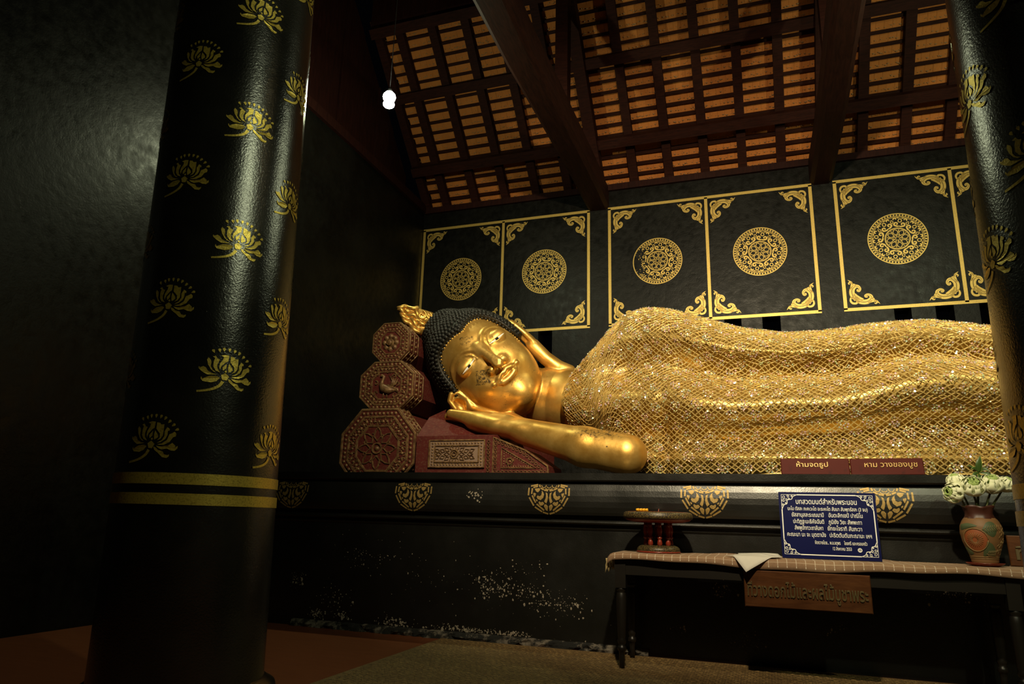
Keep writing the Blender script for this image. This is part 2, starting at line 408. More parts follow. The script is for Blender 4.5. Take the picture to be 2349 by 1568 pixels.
HALF = [
 [(410,420),(520,400),(630,400),(640,480),(560,570),(480,530)], [(370,580),(480,610),(470,680),(430,770),(370,650)],
 [(720,490),(790,560),(830,650),(800,780),(690,880),(560,830),(515,740),(550,690),(640,720),(710,680),(730,580)],
 [(890,550),(970,600),(1000,780),(960,950),(930,1010),(840,930),(900,800),(915,680)],
 [(600,950),(640,920),(700,960),(790,940),(850,1010),(780,1080),(690,1100),(620,1030)],
 [(860,1040),(930,1040),(1000,1120),(990,1200),(970,1300),(900,1260),(830,1120)], [(490,840),(560,880),(545,940),(500,900)]]
def draw_half_lotus(mb, fn):
    k = 2.26e-4
    for sg in (1, -1):
        g = lambda x, y, sg=sg: fn(sg*(x-1020)*k, (830-y)*k)
        for p in HALF: poly2(mb, p, g)
        for a, b in (((540,250),(240,310)),((165,380),(160,690)),((200,770),(400,1100)),((440,1150),(740,1335)),((770,1350),(990,1415)),
                     ((540,315),(350,370)),((310,400),(295,630)),((320,690),(480,980)),((520,1030),(830,1280)),((600,250),(640,350)),
                     ((660,385),(800,455)),((820,465),(985,500))):
            n = 4; ribbon2(mb, [(a[0]+(b[0]-a[0])*i/n, a[1]+(b[1]-a[1])*i/n) for i in range(n+1)], 62, g)
        ribbon2(mb, crv([(690,270),(760,370),(860,350),(900,260)], 4), 30, g)
        ribbon2(mb, crv([(870,400),(950,450),(1020,440)], 4), 36, g)
        ribbon2(mb, crv([(930,330),(980,380),(1020,375)], 4), 26, g)

# ------------------------------------------------------------------ the hall
WX, WY, WZ = -6.2, 11.86, 7.06          # left wall plane, back wall plane, wall top
XR = 6.6
fl = MB(); fl.box((-6.6, -4.5, -.2), (XR, 12.3, 0)); fl.build('floor', M_FLOOR, kind='structure', label='reddish brown boarded hall floor')
wl = MB(); wl.box((WX-.35, -4.5, 0), (WX, WY+.35, WZ)); WALL_L = wl.build('wall_left', M_WALL, kind='structure', label='tall black plaster side wall')
# back wall with narrow open slots below the stencilled panels
slots = [(-3.73,-3.465),(-4.42,-4.16),(-5.1,-4.84),(-1.72,-1.45),(-1.10,-.83),(-.463,-.192),(.135,.416),(2.075,2.313),(2.64,2.887),(3.219,3.46),(3.8,4.04)]
slots.sort(); SB, ST = 2.6, 4.44
wb = MB(); wb.box((WX-.35, WY, 0), (XR, WY+.35, SB)); wb.box((WX-.35, WY, ST), (XR, WY+.35, WZ))
x0 = WX-.35
for a, b in slots+[(XR, XR)]:
    if a > x0: wb.box((x0, WY, SB), (a, WY+.35, ST))
    x0 = b
WALL_B = wb.build('wall_back', M_WALL, kind='structure', label='black back wall stencilled with gold panels and roundels')
VX = [-6.165, -4.474, -2.790, -2.398, -.681, 1.018, 1.397, 3.070, 4.75]
ZT, ZB = 6.694, 4.469
yw = WY-.004
for a, m, b in ((0, 1, 2), (3, 4, 5), (6, 7, 8)):
    mb = MB(); f = lambda x, z: (x, yw, z); w = .052
    for z in (ZT, ZB): ribbon2(mb, [(VX[a]-w/2, z), (VX[b]+w/2, z)], w, f)
    for i in (a, m, b): ribbon2(mb, [(VX[i], ZB), (VX[i], ZT)], w, f)
    mb.build('border_line', M_GOLDP, WALL_B, fix=False)
MED = None; CORN = {}
for i in (0, 1, 3, 4, 6, 7):
    cx = {0: -5.327, 1: -3.638, 3: -1.547, 4: .164, 6: 2.237, 7: 3.91}[i]
    if MED is None:
        mb = MB(); draw_medallion(mb, lambda x, y: (x*.432, 0, y*.432)); MED = mb.build('medallion', M_GOLDP, WALL_B, fix=False); o = MED
    else: o = copy_part(MED, WALL_B, (0, 0, 0))
    o.location = (cx, yw, 5.592)
    if i == 3:                                          # worn away on its left side
        me = MED.data.copy(); o.data = me; bm = bmesh.new(); bm.from_mesh(me)
        kill = [f_ for f_ in bm.faces if f_.calc_center_median().x < -.16 and random.random() < min(.97, (-.16-f_.calc_center_median().x)*5.5)*(abs(f_.calc_center_median().z) < .27) and f_.calc_center_median().length < .405]
        bmesh.ops.delete(bm, geom=kill, context='FACES'); bm.to_mesh(me); bm.free()
    for sx, xx in ((1, VX[i]+.06), (-1, VX[i+1]-.06)):
        for sz, zz in ((-1, ZT-.06), (1, ZB+.06)):
            k = (sx, sz)
            if k not in CORN:
                mb = MB(); draw_corner(mb, lambda x, y: (sx*(x*.42+.015), 0, sz*(y*.42+.015))); CORN[k] = mb.build('corner_ornament', M_GOLDP, WALL_B, fix=False); o = CORN[k]
            else: o = copy_part(CORN[k], WALL_B, (0, 0, 0))
            o.location = (xx, yw, zz)

# gable above the side wall: upright dark red planks
for k in range(26):
    y0 = -4.2+k*.62; zt = WZ+min(WY-y0, 5.5) if y0 < WY else WZ
    zt2 = WZ+max(.02, min(WY-(y0+.6), 5.5))
    mb = MB(); d = .02*(k % 2)
    mb.add([(WX-.16+d, y0, WZ), (WX-.16+d, y0+.6, WZ), (WX-.16+d, y0+.6, zt2), (WX-.16+d, y0, zt),
            (WX-.2, y0, WZ), (WX-.2, y0+.6, WZ), (WX-.2, y0+.6, zt2), (WX-.2, y0, zt)],
           [(0,1,2,3),(7,6,5,4),(0,4,5,1),(1,5,6,2),(2,6,7,3),(3,7,4,0)])
    if y0+.6 <= WY: mb.build('plank', M_PLANK, WALL_L)
mb = MB(); mb.box((WX-.2, -4.5, WZ), (WX+.06, WY, WZ+.16)); mb.build('wall_plate', M_PLANK, WALL_L)

# ------------------------------------------------------------------ roof
def RP(x, y, up=0.): return Vector((x, y+up*.7071, 7.08+11.88-y+up*.7071))   # point on the 45 degree roof underside, lifted by up
RX0, RX1, RYT, RYB = -6.16, 6.0, 9.42, 12.1
mb = MB(); q = [RP(RX0, 9.3, .36), RP(RX1, 9.3, .36), RP(RX1, RYB, .36), RP(RX0, RYB, .36), RP(RX0, 9.3, .40), RP(RX1, 9.3, .40), RP(RX1, RYB, .40), RP(RX0, RYB, .40)]
mb.add(q, [(0,1,2,3),(7,6,5,4),(0,4,5,1),(1,5,6,2),(2,6,7,3),(3,7,4,0)])
CEIL = mb.build('ceiling', M_RAFT, kind='structure', label='steep timber roof with clay tiles seen from below')
raft = [-5.70+.63*k for k in range(19)]
mb = MB(); mb.beam((0, 0, 0), RP(0, 9.3, 0)-RP(0, RYB, 0), .15, .12, (0, .7071, .7071)); r0 = mb.build('rafter', M_RAFT, CEIL)
for i, x in enumerate([-6.12]+raft):
    o = r0 if i == 0 else copy_part(r0, CEIL, (0, 0, 0)); o.location = RP(x, RYB, .06)
PITCH = .134
rows = [9.46+PITCH*k for k in range(20)]
mb = MB(); mb.beam((RX0, 0, 0), (RX1, 0, 0), .05, .045, (0, .7071, .7071)); b0 = mb.build('batten', M_RAFT, CEIL)
for i, y in enumerate(rows):
    o = b0 if i == 0 else copy_part(b0, CEIL, (0, 0, 0)); o.location = Vector((0, *RP(0, y, .14)[1:]))
for y, h in ((10.27, .17), (11.25, .17), (9.44, .26)):
    mb = MB(); mb.beam(RP(RX0, y, -.07), RP(RX1, y, -.07), .17, h, (0, .7071, .7071)); mb.build('purlin', M_RAFT, CEIL)
mb = MB(); mb.box((RX0, -4.5, 12.6), (RX1, 9.5, 12.7)); mb.box((RX0, 9.3, 9.6), (RX1, 9.4, 12.7)); mb.build('upper_boarding', M_PLANK, CEIL)
mb = MB(); mb.box((RX0, WY-.06, WZ-.02), (XR, WY+.3, WZ+.10)); mb.build('eave_board', M_PLANK, CEIL)
# tiles: the nearest 300 in view are pieces, the rest one part
tw = .118; L = .235
mb = MB(); mb.add([(0,0,0),(tw-.002,0,0),(tw-.002,L,0),(0,L,0),(0,0,.014),(tw-.002,0,.014),(tw-.002,L,.014),(0,L,.014)],
                  [(0,3,2,1),(4,5,6,7),(0,1,5,4),(1,2,6,5),(2,3,7,6),(3,0,4,7)])
tl = []
C0 = np.array((0, 0, CAM_Z))
for i, y in enumerate(rows):
    for k in range(int(9.9/tw)):
        x = RX0+.05+k*tw+(.06 if i % 2 else 0); p = np.array(RP(x, y, .17))
        q = p-C0; z = q@FWD; px = 1174.5+q@RIGHT/z*1612.7; py = 784+q@DOWN/z*1612.7
        tl.append((z if (1230 < px < 2230 and -5 < py) else z+20, x, y, random.random()))
tl.sort()
def tile_matrix(x, y, rnd):
    # lower end rests on the batten, upper end lies below the next course
    e = Vector((0, -.7071, .7071)); nrm = Vector((0, .7071, .7071)); a = Vector((1, 0, 0))
    tilt = .06+.02*rnd
    e2 = (e-nrm*tilt).normalized(); n2 = a.cross(e2)
    o = RP(x, y+.045+.012*(rnd-.5), .205+.01*(rnd-.5))
    return Matrix(((a[0], e2[0], n2[0], o[0]), (a[1], e2[1], n2[1], o[1]), (a[2], e2[2], n2[2], o[2]), (0, 0, 0, 1)))
first = None; rest = MB()
for j, (z, x, y, rnd) in enumerate(tl):
    Mx = tile_matrix(x, y, rnd)
    if j < 300:
        if first is None: first = mb.build('roof_tile', M_TILE, CEIL); o = first
        else: o = copy_part(first, CEIL, (0, 0, 0))
        o.matrix_local = Mx
    else: rest.add([Mx @ Vector(v) for v in mb.v], mb.f)
rest.build('roof_tiles_far', M_TILE, CEIL, kind='stuff')
# crumbs of mortar along the lower tile edges
cr_ = MB()
for y in rows:
    x = RX0
    while x < 3.6:
        x += random.uniform(.02, .09); s = random.uniform(.006, .02); c = RP(x, y-.048+random.uniform(-.012, .01), .17)
        cr_.add([c+Vector(v)*s for v in ((-1.3,0,0),(1.3,0,0),(0,-1,-.6),(0,1,-.3),(0,0,-1.2))], [(0,2,4),(2,1,4),(1,3,4),(3,0,4)])
cr_.build('mortar_crumbs', M_MORTAR, CEIL, kind='stuff')
# tie beams, principal rafters and struts
def hewn(mb, lo, hi, n=14, wob=.018):
    x0, y0, z0 = lo; x1, y1, z1 = hi; vs = []; fs = []; ch = .06
    for i in range(n+1):
        y = y0+(y1-y0)*i/n; a, b = random.uniform(-wob, wob), random.uniform(-wob, wob)
        for x, z in ((x0+ch, z0),(x1-ch, z0),(x1, z0+ch),(x1, z1),(x0, z1),(x0, z0+ch)): vs.append((x+a, y, z+b))
    for i in range(n):
        for k in range(6): fs.append((i*6+k, i*6+(k+1) % 6, (i+1)*6+(k+1) % 6, (i+1)*6+k))
    mb.add(vs, fs+[(5,4,3,2,1,0), tuple(n*6+k for k in range(6))])
for x0, x1, xm in ((-2.80, -2.40, -2.6), (1.03, 1.38, 1.2)):
    mb = MB(); hewn(mb, (x0, -4.0, 6.70), (x1, WY, 7.12)); mb.build('tie_beam', M_TIE, CEIL)
    mb = MB(); mb.beam(RP(xm+.04, 9.0, -.10), RP(xm+.04, 11.86, -.10), .2, .2, (0, .7071, .7071)); mb.build('principal_rafter', M_RAFT, CEIL)
    for ys in (9.3,): mb = MB(); mb.box((xm-.1, ys-.1, 7.1), (xm+.1, ys+.1, 18.85-ys)); mb.build('strut', M_RAFT, CEIL)

# ------------------------------------------------------------------ columns
def column(base, lean, label, motifs, flakes):
    cx, cy = base; T = thing('column', label, 'column', (cx, cy, 0), 'painted hall columns')
    def ctr(z): k = max(0, (z-.3)/3.7); return cx+lean[0]*k, cy+lean[1]*k
    def rad(z): return float(np.interp(z, [.3, 1.6, 4.2, 7.5], [.383, .371, .363, .352]))
    def on(z, a, e=0.): x, y = ctr(z); r = rad(z)+e; return (x+r*math.cos(a), y+r*math.sin(a), z)
    N = 64; zs = np.linspace(.30, 7.4, 60); mb = MB()
    mb.add([on(z, 2*PI*k/N) for z in zs for k in range(N)], [(i*N+k, i*N+(k+1) % N, (i+1)*N+(k+1) % N, (i+1)*N+k) for i in range(59) for k in range(N)], True)
    mb.build('shaft', M_COL, T)
    prof = [(.55, 0), (.55, .12), (.50, .14), (.47, .16), (.475, .20), (.46, .235), (.44, .24), (.435, .27), (.445, .31), (.435, .345), (.41, .36), (.392, .375), (.37, .385)]
    mb = MB(); mb.lathe([(r_, z_*.9) for r_, z_ in prof], (cx, cy, 0), 64); mb.build('base_moulding', M_COL, T)
    for z0, z1 in ((1.122, 1.172), (1.211, 1.261)):
        mb = MB(); M = 96
        mb.add([on(z, 2*PI*k/M, .003) for z in (z0, z1) for k in range(M)], [(k, (k+1) % M, M+(k+1) % M, M+k) for k in range(M)], True)
        mb.build('gold_band', M_GOLDC, T, fix=False)
    for a, z in motifs:
        mb = MB(); draw_lotus(mb, lambda u, v: on(z+v, a+u/rad(z), .003)); mb.build('lotus_motif', M_GOLDC, T, fix=False)
    return T
ml = [(math.radians(-37+45*k), (1.715 if k % 2 == 0 else 1.385)+.655*n) for k in range(8) for n in range(6)]
column((-2.64, 2.87), (-.068, -.063), 'stout black column with gold lotus stencils, left one, seen full width', ml, 0)
mr = [(math.radians(-171+36*k), (1.385 if k % 2 == 0 else 1.69)+.65*n) for k in range(10) for n in range(6)]
column((1.19, 2.87), (0, 0), 'black column with gold lotus stencils cut off by the right picture edge', mr, 0)

# ------------------------------------------------------------------ pedestal
PED = thing('altar_pedestal', 'long black altar pedestal with gold petal stencils and flaking paint', 'pedestal', (0, 6.5, 0))
PX0, PX1, PZ = WX+.01, 6.2, 1.524
prof = [(6.36, 1.524), (6.36, 1.460), (6.375, 1.450), (6.415, 1.448), (6.398, 1.42), (6.384, 1.37), (6.375, 1.32), (6.372, 1.27), (6.376, 1.22), (6.388, 1.175), (6.40, 1.150),
        (6.45, 1.146), (6.45, 1.105), (6.425, 1.10), (6.415, 1.085), (6.425, 1.072), (6.465, 1.068), (6.465, 1.035), (6.475, 1.02)]
def sweep(mb, prof, x0, x1, n=2, close=True, wob=None):
    vs = []; fs = []; m = len(prof)
    for i in range(n):
        x = x0+(x1-x0)*i/(n-1)
        for j, (y, z) in enumerate(prof):
            d = wob(x, j) if wob else 0; vs.append((x, y+d, z))
    for i in range(n-1):
        for j in range(m-1): fs.append((i*m+j, i*m+j+1, (i+1)*m+j+1, (i+1)*m+j))
        if close: fs.append((i*m+m-1, i*m, (i+1)*m, (i+1)*m+m-1))
    if close: fs += [tuple(range(m)), tuple((n-1)*m+j for j in range(m))[::-1]]
    mb.add(vs, fs)
mb = MB(); sweep(mb, prof[3:11]+[(6.9, 1.150), (6.9, 1.448)], PX0, PX1); mb.build('cyma_moulding', M_PED, PED)
mb = MB(); sweep(mb, [(6.36, 1.524), (6.36, 1.462), (6.372, 1.449), (10.6, 1.449), (10.6, 1.524)], PX0, PX1); mb.build('top_slab', M_PED, PED)
mb = MB(); sweep(mb, prof[11:]+[(6.9, 1.02), (6.9, 1.146)], PX0, PX1); mb.build('lower_moulding', M_PED, PED)
mb = MB(); mb.box((PX0, 6.48, 0), (PX1, 10.6, 1.02)); mb.box((PX0, 6.8, 1.02), (PX1, 10.6, 1.449)); mb.build('plinth', M_PED, PED)
M_KERB = mat('crumbling_plaster', (.05, .045, .04), .9)
t = NT(M_KERB); t.color(t.mix(t.ramp(t.noise(9, 6, .7), [(.48, 0), (.60, 1)]), (.008, .008, .007), (.17, .145, .115))); t.bump(t.noise(30, 4), .6, .02)
wv = [random.uniform(-.012, .012) for _ in range(400)]
mb = MB(); sweep(mb, [(6.49, 0.001), (6.43, 0.001), (6.425, .03), (6.45, .055), (6.49, .07)], -4.6, -1.0, 70, wob=lambda x, j: wv[(int(x*19)*7+j*31) % 400]*2 if j not in (0, 4) else 0); mb.build('crumbling_kerb', M_KERB, PED)
zp = [p[1] for p in prof[3:11]][::-1]; yp = [p[0] for p in prof[3:11]][::-1]
h0 = None
for k in range(8):
    mb = MB(); draw_half_lotus(mb, lambda u, v: (u, float(np.interp(1.287+v, zp, yp))-.004-6.5, 1.287+v))
    x = -4.69+1.392*k+(.03 if k else 0)
    if h0 is None:
        mb.v = [(a, b+6.5, c) for a, b, c in mb.v]; h0 = mb.build('petal_motif', M_GOLDD, PED, fix=False); o = h0
    else: o = copy_part(h0, PED, (0, 0, 0))
    o.location = (x, 0, 0)

# bare plaster where the paint has flaked: thin chips on the plinth face
FK = MB()
CL_ = [(-2.01, 0.413, 0.238, 0.087, 170, 0.0064), (-2.5, 0.499, 0.074, 0.074, 70, 0.0061), (-2.35, 0.462, 0.081, 0.057, 60, 0.0065), (-1.72, 0.374, 0.137, 0.059, 60, 0.0051), (-2.14, 0.672, 0.161, 0.057, 30, 0.0048), (-3.85, 0.677, 0.11, 0.061, 45, 0.0048), (-3.58, 0.705, 0.078, 0.026, 14, 0.0052), (-4.58, 0.431, 0.063, 0.045, 45, 0.0058), (-4.17, 0.265, 0.11, 0.079, 60, 0.0053), (-4.33, 0.118, 0.062, 0.026, 70, 0.0066), (-4.03, 0.13, 0.052, 0.026, 45, 0.0065), (-3.46, 0.105, 0.135, 0.03, 90, 0.0062), (-2.64, 0.09, 0.243, 0.018, 200, 0.0060), (-2.25, 0.085, 0.119, 0.015, 90, 0.0055), (-3.02, 0.512, 1.048, 0.251, 150, 0.0034), (-0.37, 0.562, 0.055, 0.051, 50, 0.004), (-0.72, 0.245, 0.055, 0.022, 30, 0.0037), (-0.18, 0.184, 0.089, 0.053, 60, 0.0036), (0.49, 0.331, 0.069, 0.041, 40, 0.0038), (1.33, 0.625, 0.133, 0.033, 90, 0.0037)]
for cx, cz, sx, sz, n, r in CL_:
    for _ in range(int(n*.95)):
        x = random.gauss(cx, sx*.8); z = max(.075, random.gauss(cz, sz*.8)-.25*(x-cx)*(sx > .2)*(cz > .3)); rr = r*min(2.6, random.lognormvariate(-.35, .55)); st_ = random.choice((1, 1, 1.6, .7)); a0 = random.uniform(0, 6)
        if z > 1.0: continue
        k = random.choice((5, 6, 7)); pts = [(x+rr*math.cos(a0+2*PI*i/k)*random.uniform(.6, 1.2), 6.4785, z+rr*st_*math.sin(a0+2*PI*i/k)*random.uniform(.6, 1.2)) for i in range(k)]
        FK.add([(x, 6.4770, z)]+pts, [(0, 1+i, 1+(i+1) % k) for i in range(k)])
for _ in range(26):
    x = random.gauss(-2.61, .05); z = random.gauss(1.317, .022); rr = .009*random.uniform(.4, 1.4); y = float(np.interp(z, zp, yp))-.002
    FK.add([(x+rr*math.cos(2*PI*i/5), y, z+rr*math.sin(2*PI*i/5)) for i in range(5)], [(0, 1, 2, 3, 4)])
FK.build('flaked_spots', M_BARE, PED, kind='stuff', fix=False)
# ------------------------------------------------------------------ carved cushions under the head
def octa(hw, hh, cw, ch):
    """octagon outline: half width, half height, corner points"""
    return [(hw, -ch), (hw, ch), (cw, hh), (-cw, hh), (-hw, ch), (-hw, -ch), (-cw, -hh), (cw, -hh)]
def bead(mb, c, r, axis=(0, -1, 0), n=6):
    a = Vector(axis); x = a.orthogonal().normalized(); y = a.cross(x); c = Vector(c)
    vs = [c+(x*math.cos(2*PI*k/n)+y*math.sin(2*PI*k/n))*r for k in range(n)]+[c+(x*math.cos(2*PI*k/n)+y*math.sin(2*PI*k/n))*r*.6+a*r*.7 for k in range(n)]
    mb.add(vs, [(k, (k+1) % n, n+(k+1) % n, n+k) for k in range(n)]+[tuple(n+k for k in range(n))], True)
def along(poly, step, inset=1.):
    P = [np.array(p)*inset for p in poly]; out = []
    for i in range(len(P)):
        a, b = P[i], P[(i+1) % len(P)]; d = np.linalg.norm(b-a); n = max(1, int(round(d/step)))
        for k in range(n): out.append(a+(b-a)*k/n)
    return out
def rib(mb, pts, w, h, fn, closed=True):
    """raised rib following a 2D path on a face; fn(x,y,height)"""
    m = len(pts); P = np.array(pts, float); T = np.roll(P, -1, 0)-np.roll(P, 1, 0)
    if not closed: T[0] = P[1]-P[0]; T[-1] = P[-1]-P[-2]
    T /= np.linalg.norm(T, axis=1)[:, None]+1e-9; N = np.stack([-T[:, 1], T[:, 0]], 1)*w/2
    vs = []
    for p, n in zip(P, N): vs += [fn(*(p-n), 0), fn(*(p-n*.5), h), fn(*(p+n*.5), h), fn(*(p+n), 0)]
    fs = []
    for i in range(m if closed else m-1):
        j = (i+1) % m
        for k in range(3): fs.append((i*4+k, i*4+k+1, j*4+k+1, j*4+k))
    mb.add(vs, fs)
def scroll_field(mb, pts, r, fn):
    for i, p in enumerate(pts):
        a0 = random.uniform(0, 6.28); s = 1 if i % 2 else -1
        rib(mb, [(p[0]+q[0], p[1]+q[1]) for q in spiral(0, 0, r, r*.25, a0, a0+s*4.6, 8)], r*.5, r*.55, fn, False)
def bolster(label, cx, cz, y0, y1, dims, centre, clip=None):
    T = thing('bolster_cushion', label, 'cushion', (cx, y0, clip or cz-dims[1]), 'carved octagonal cushions under the head')
    oc = octa(*dims)
    def C(x, y): z = cz+y; return z if clip is None else max(z, clip)
    def face(x, y, h=0): return (cx+x, y0-h, C(x, y))
    col = .26
    mb = MB(); n = 8
    vs = [(cx+x, y, C(x, z)) for y in (y0, y0+col) for x, z in oc]
    mb.add(vs, [tuple(range(8)), tuple(range(8, 16))[::-1]]+[(k, (k+1) % 8, 8+(k+1) % 8, 8+k) for k in range(8)]); mb.build('end_block', M_PILR, T)
    mb = MB(); vs = [(cx+x*.94, y, cz+z*.94 if clip is None else max(cz+z*.94, clip)) for y in (y0+col, y1) for x, z in oc]
    mb.add(vs, [tuple(range(8)), tuple(range(8, 16))[::-1]]+[(k, (k+1) % 8, 8+(k+1) % 8, 8+k) for k in range(8)]); mb.build('body', M_PILR, T)
    mb = MB(); R = dims[0]
    ok = lambda p: clip is None or cz+p[1] > clip+.012
    S = lambda f: [p for p in (tuple(np.array(q)*f) for q in oc)]
    for f in (.975, .79, .56): rib(mb, along(S(1), .06, f), .022*R/.4+.006, .012, lambda x, y, h: face(x, y, h))
    for f in (.88, .675): 
        for p in along(S(1), .042 if R < .3 else .05, f):
            if ok(p): bead(mb, face(*p), .0155 if R < .3 else .019)
    mb.build('frame_carving', M_CARV, T)
    mb = MB()
    if centre == 'flower':
        for k in range(8):
            a = 2*PI*k/8; bead(mb, face(.075*math.cos(a), .075*math.sin(a)), .034)
        bead(mb, face(0, 0, .005), .05, n=10)
        rib(mb, circ(0, 0, .035, 12), .012, .045, face)
    elif centre == 'bird':
        def up(p): return face(p[0], p[1], .012)
        mb.tube([up((-.075, .10)), up((-.055, .115)), up((-.03, .10)), up((-.045, .06)), up((-.06, .02)), up((-.03, -.03)), up((.05, -.06)), up((.12, -.055))],
                [.008, .022, .02, .018, .025, .05, .045, .012], 8)
        for k in range(5):
            mb.tube([up((-.02+.02*k, -.02)), up((.03+.03*k, .0-.012*k)), up((.08+.02*k, -.02-.02*k))], [.012, .016, .004], 5)
            mb.tube([up((.05, -.02)), up((.08+.01*k, .05-.01*k)), up((.03+.03*k, .12-.012*k))], [.012, .012, .004], 5)
        mb.tube([up((-.02, -.07)), up((-.03, -.14))], .008, 5); mb.tube([up((.02, -.08)), up((.02, -.14))], .008, 5)
        scroll_field(mb, [(.1, .1), (.14, .02), (-.12, -.08), (.12, -.12), (-.13, .03), (.02, .15), (-.12, .13)], .03, face)
    else:
        rib(mb, circ(0, 0, .055, 14), .02, .02, face); bead(mb, face(0, 0), .03, n=8)
        for k in range(8):
            a = 2*PI*k/8
            q = lambda r, w: (r*math.cos(a)-w*math.sin(a), r*math.sin(a)+w*math.cos(a))
            rib(mb, [q(.08, 0), q(.13, .045), q(.19, .03), q(.23, 0), q(.19, -.03), q(.13, -.045)], .016, .016, face)
        scroll_field(mb, [(.15*math.cos(2*PI*(k+.5)/8), .15*math.sin(2*PI*(k+.5)/8)) for k in range(8)], .025, face)
    mb.build('centre_carving', M_CARV, T)
    mb = MB()                                       # scroll ring between the frames and bands round the collar
    if R > .3: scroll_field(mb, [p for p in along(S(1), .062, .73) if ok(p)]+[p for p in along(S(1), .062, .62) if ok(p)], .024, face)
    else: scroll_field(mb, [p for p in along(S(1), .05, .62) if ok(p)], .017, face)
    for f, yy in ((1.0, .03), (1.0, .13), (1.0, .23)):
        for i in range(8):
            a, b = np.array(oc[i]), np.array(oc[(i+1) % 8])
            if clip is not None and max(cz+a[1], cz+b[1]) < clip+.01: continue
            A = (cx+a[0]*1.005, y0+yy, C(*a)); B = (cx+b[0]*1.005, y0+yy, C(*b)); mb.tube([A, B], .011, 4)
            nr = np.array([b[1]-a[1], -(b[0]-a[0])]); nr = nr/np.linalg.norm(nr)
            if nr@((a+b)/2) < 0: nr = -nr
            if yy < .2:
                m = int(np.linalg.norm(b-a)/.05)
                for k in range(m):
                    p = a+(b-a)*(k+.5)/m
                    if ok(p): bead(mb, (cx+p[0], y0+yy+.05, cz+p[1]), .017, (nr[0], 0, nr[1]))
    mb.build('collar_carving', M_CARV, T)
bolster('large carved octagonal bolster at the bottom, with a flower rosette', -3.91, 1.80, 6.72, 8.2, (.455, .43, .225, .16), 'rosette', 1.524)
bolster('middle carved octagonal bolster showing a bird in relief', -3.925, 2.512, 6.85, 8.3, (.335, .275, .17, .125), 'bird')
bolster('small carved octagonal bolster on top, with a little sunflower boss', -3.965, 3.035, 6.95, 8.3, (.232, .236, .10, .108), 'flower')
# base cushion: sloping red top, framed front panel and carved wedge
T = thing('base_cushion', 'sloping red lacquer cushion block with carved front panels under the forearm', 'cushion', (-2.9, 6.62, 1.524))
mb = MB(); fp = [(-3.40, 1.524), (-2.55, 1.524), (-2.55, 1.915), (-3.40, 1.915)]
vs = [(x, 6.64, z) for x, z in fp]+[(-3.42, 8.2, 1.524), (-2.35, 8.2, 1.524), (-2.35, 8.2, 1.95), (-3.42, 8.2, 2.60), (-2.55, 7.05, 1.98), (-3.42, 6.95, 2.16)]
mb.add(vs, [(0,1,2,3),(3,2,8,9),(9,8,6,7),(0,3,9,7,4),(1,5,6,8,2),(0,4,5,1),(4,7,6,5)]); mb.build('body', M_PILR, T)
mb = MB(); wd = [(-2.55, 1.524), (-1.965, 1.524), (-1.975, 1.61), (-2.20, 1.76), (-2.545, 1.895)]
mb.prism(wd, lambda x, z, d: (x, 6.66+d, z), .5); mb.build('wedge', M_PILR, T)
f = lambda x, z, h=0: (x, 6.64-h, z)
mb = MB(); rect = lambda a, b, c, d: [(a, c), (b, c), (b, d), (a, d)]
mb.prism(rect(-3.235, -2.635, 1.60, 1.862), lambda x, z, d: (x, 6.628+d, z), .03); mb.build('pale_panel', M_CARVP, T)
g = lambda x, z, h=0: (x, 6.628-h, z)
mb = MB()
for a, b, c, d in ((-3.24, -2.63, 1.595, 1.867), (-3.175, -2.69, 1.645, 1.812)): rib(mb, along(rect(a, b, c, d), .08), .018, .014, g)
for p in along(rect(-3.205, -2.662, 1.622, 1.838), .033): bead(mb, g(*p), .0125)
mb.build('panel_frame', M_CARV, T)
mb = MB(); c = (-2.955, 1.728)
rib(mb, circ(c[0], c[1], .042, 16), .016, .016, g); rib(mb, circ(c[0], c[1], .02, 10), .012, .02, g)
for sg in (-1, 1):
    for i, (dx, dz, an) in enumerate(((.075, .0, 0), (.075, .04, .6), (.075, -.04, -.6), (.125, .03, .35), (.125, -.03, -.35), (.165, 0, 0), (.03, .055, 1.2), (.03, -.055, -1.2), (.185, .032, .4), (.185, -.03, -.4))):
        q = lambda r, w: (c[0]+sg*(dx+r*math.cos(an)-w*math.sin(an)), c[1]+dz+r*math.sin(an)+w*math.cos(an))
        rib(mb, [q(-.02, 0), q(.005, .018), q(.04, 0), q(.005, -.018)], .009, .012, g)
mb.build('panel_flower', M_CARV, T)
mb = MB(); h2 = lambda x, z, h=0: (x, 6.66-h, z)
W2 = [(-2.52, 1.55), (-2.0, 1.55), (-2.215, 1.735), (-2.52, 1.86)]
rib(mb, along(wd, .08), .02, .014, h2); rib(mb, along([(-2.455, 1.59), (-2.09, 1.59), (-2.455, 1.79)], .06), .012, .012, h2)
for p in along(W2, .04): rib(mb, circ(p[0], p[1], .014, 8), .008, .01, h2)
for p in along([(-2.43, 1.605), (-2.15, 1.605), (-2.43, 1.755)], .026): bead(mb, h2(*p), .009)
rib(mb, circ(-2.365, 1.655, .03, 12), .012, .016, h2); bead(mb, h2(-2.365, 1.655), .014)
for k in range(6): rib(mb, [(-2.365+.04*math.cos(k+o), 1.655+.04*math.sin(k+o)) for o in (0, .3, .6)], .012, .01, h2, False)
for z in np.arange(1.56, 1.86, .036): rib(mb, circ(-2.588, z, .014, 8), .008, .012, f)
mb.build('wedge_carving', M_CARV, T)

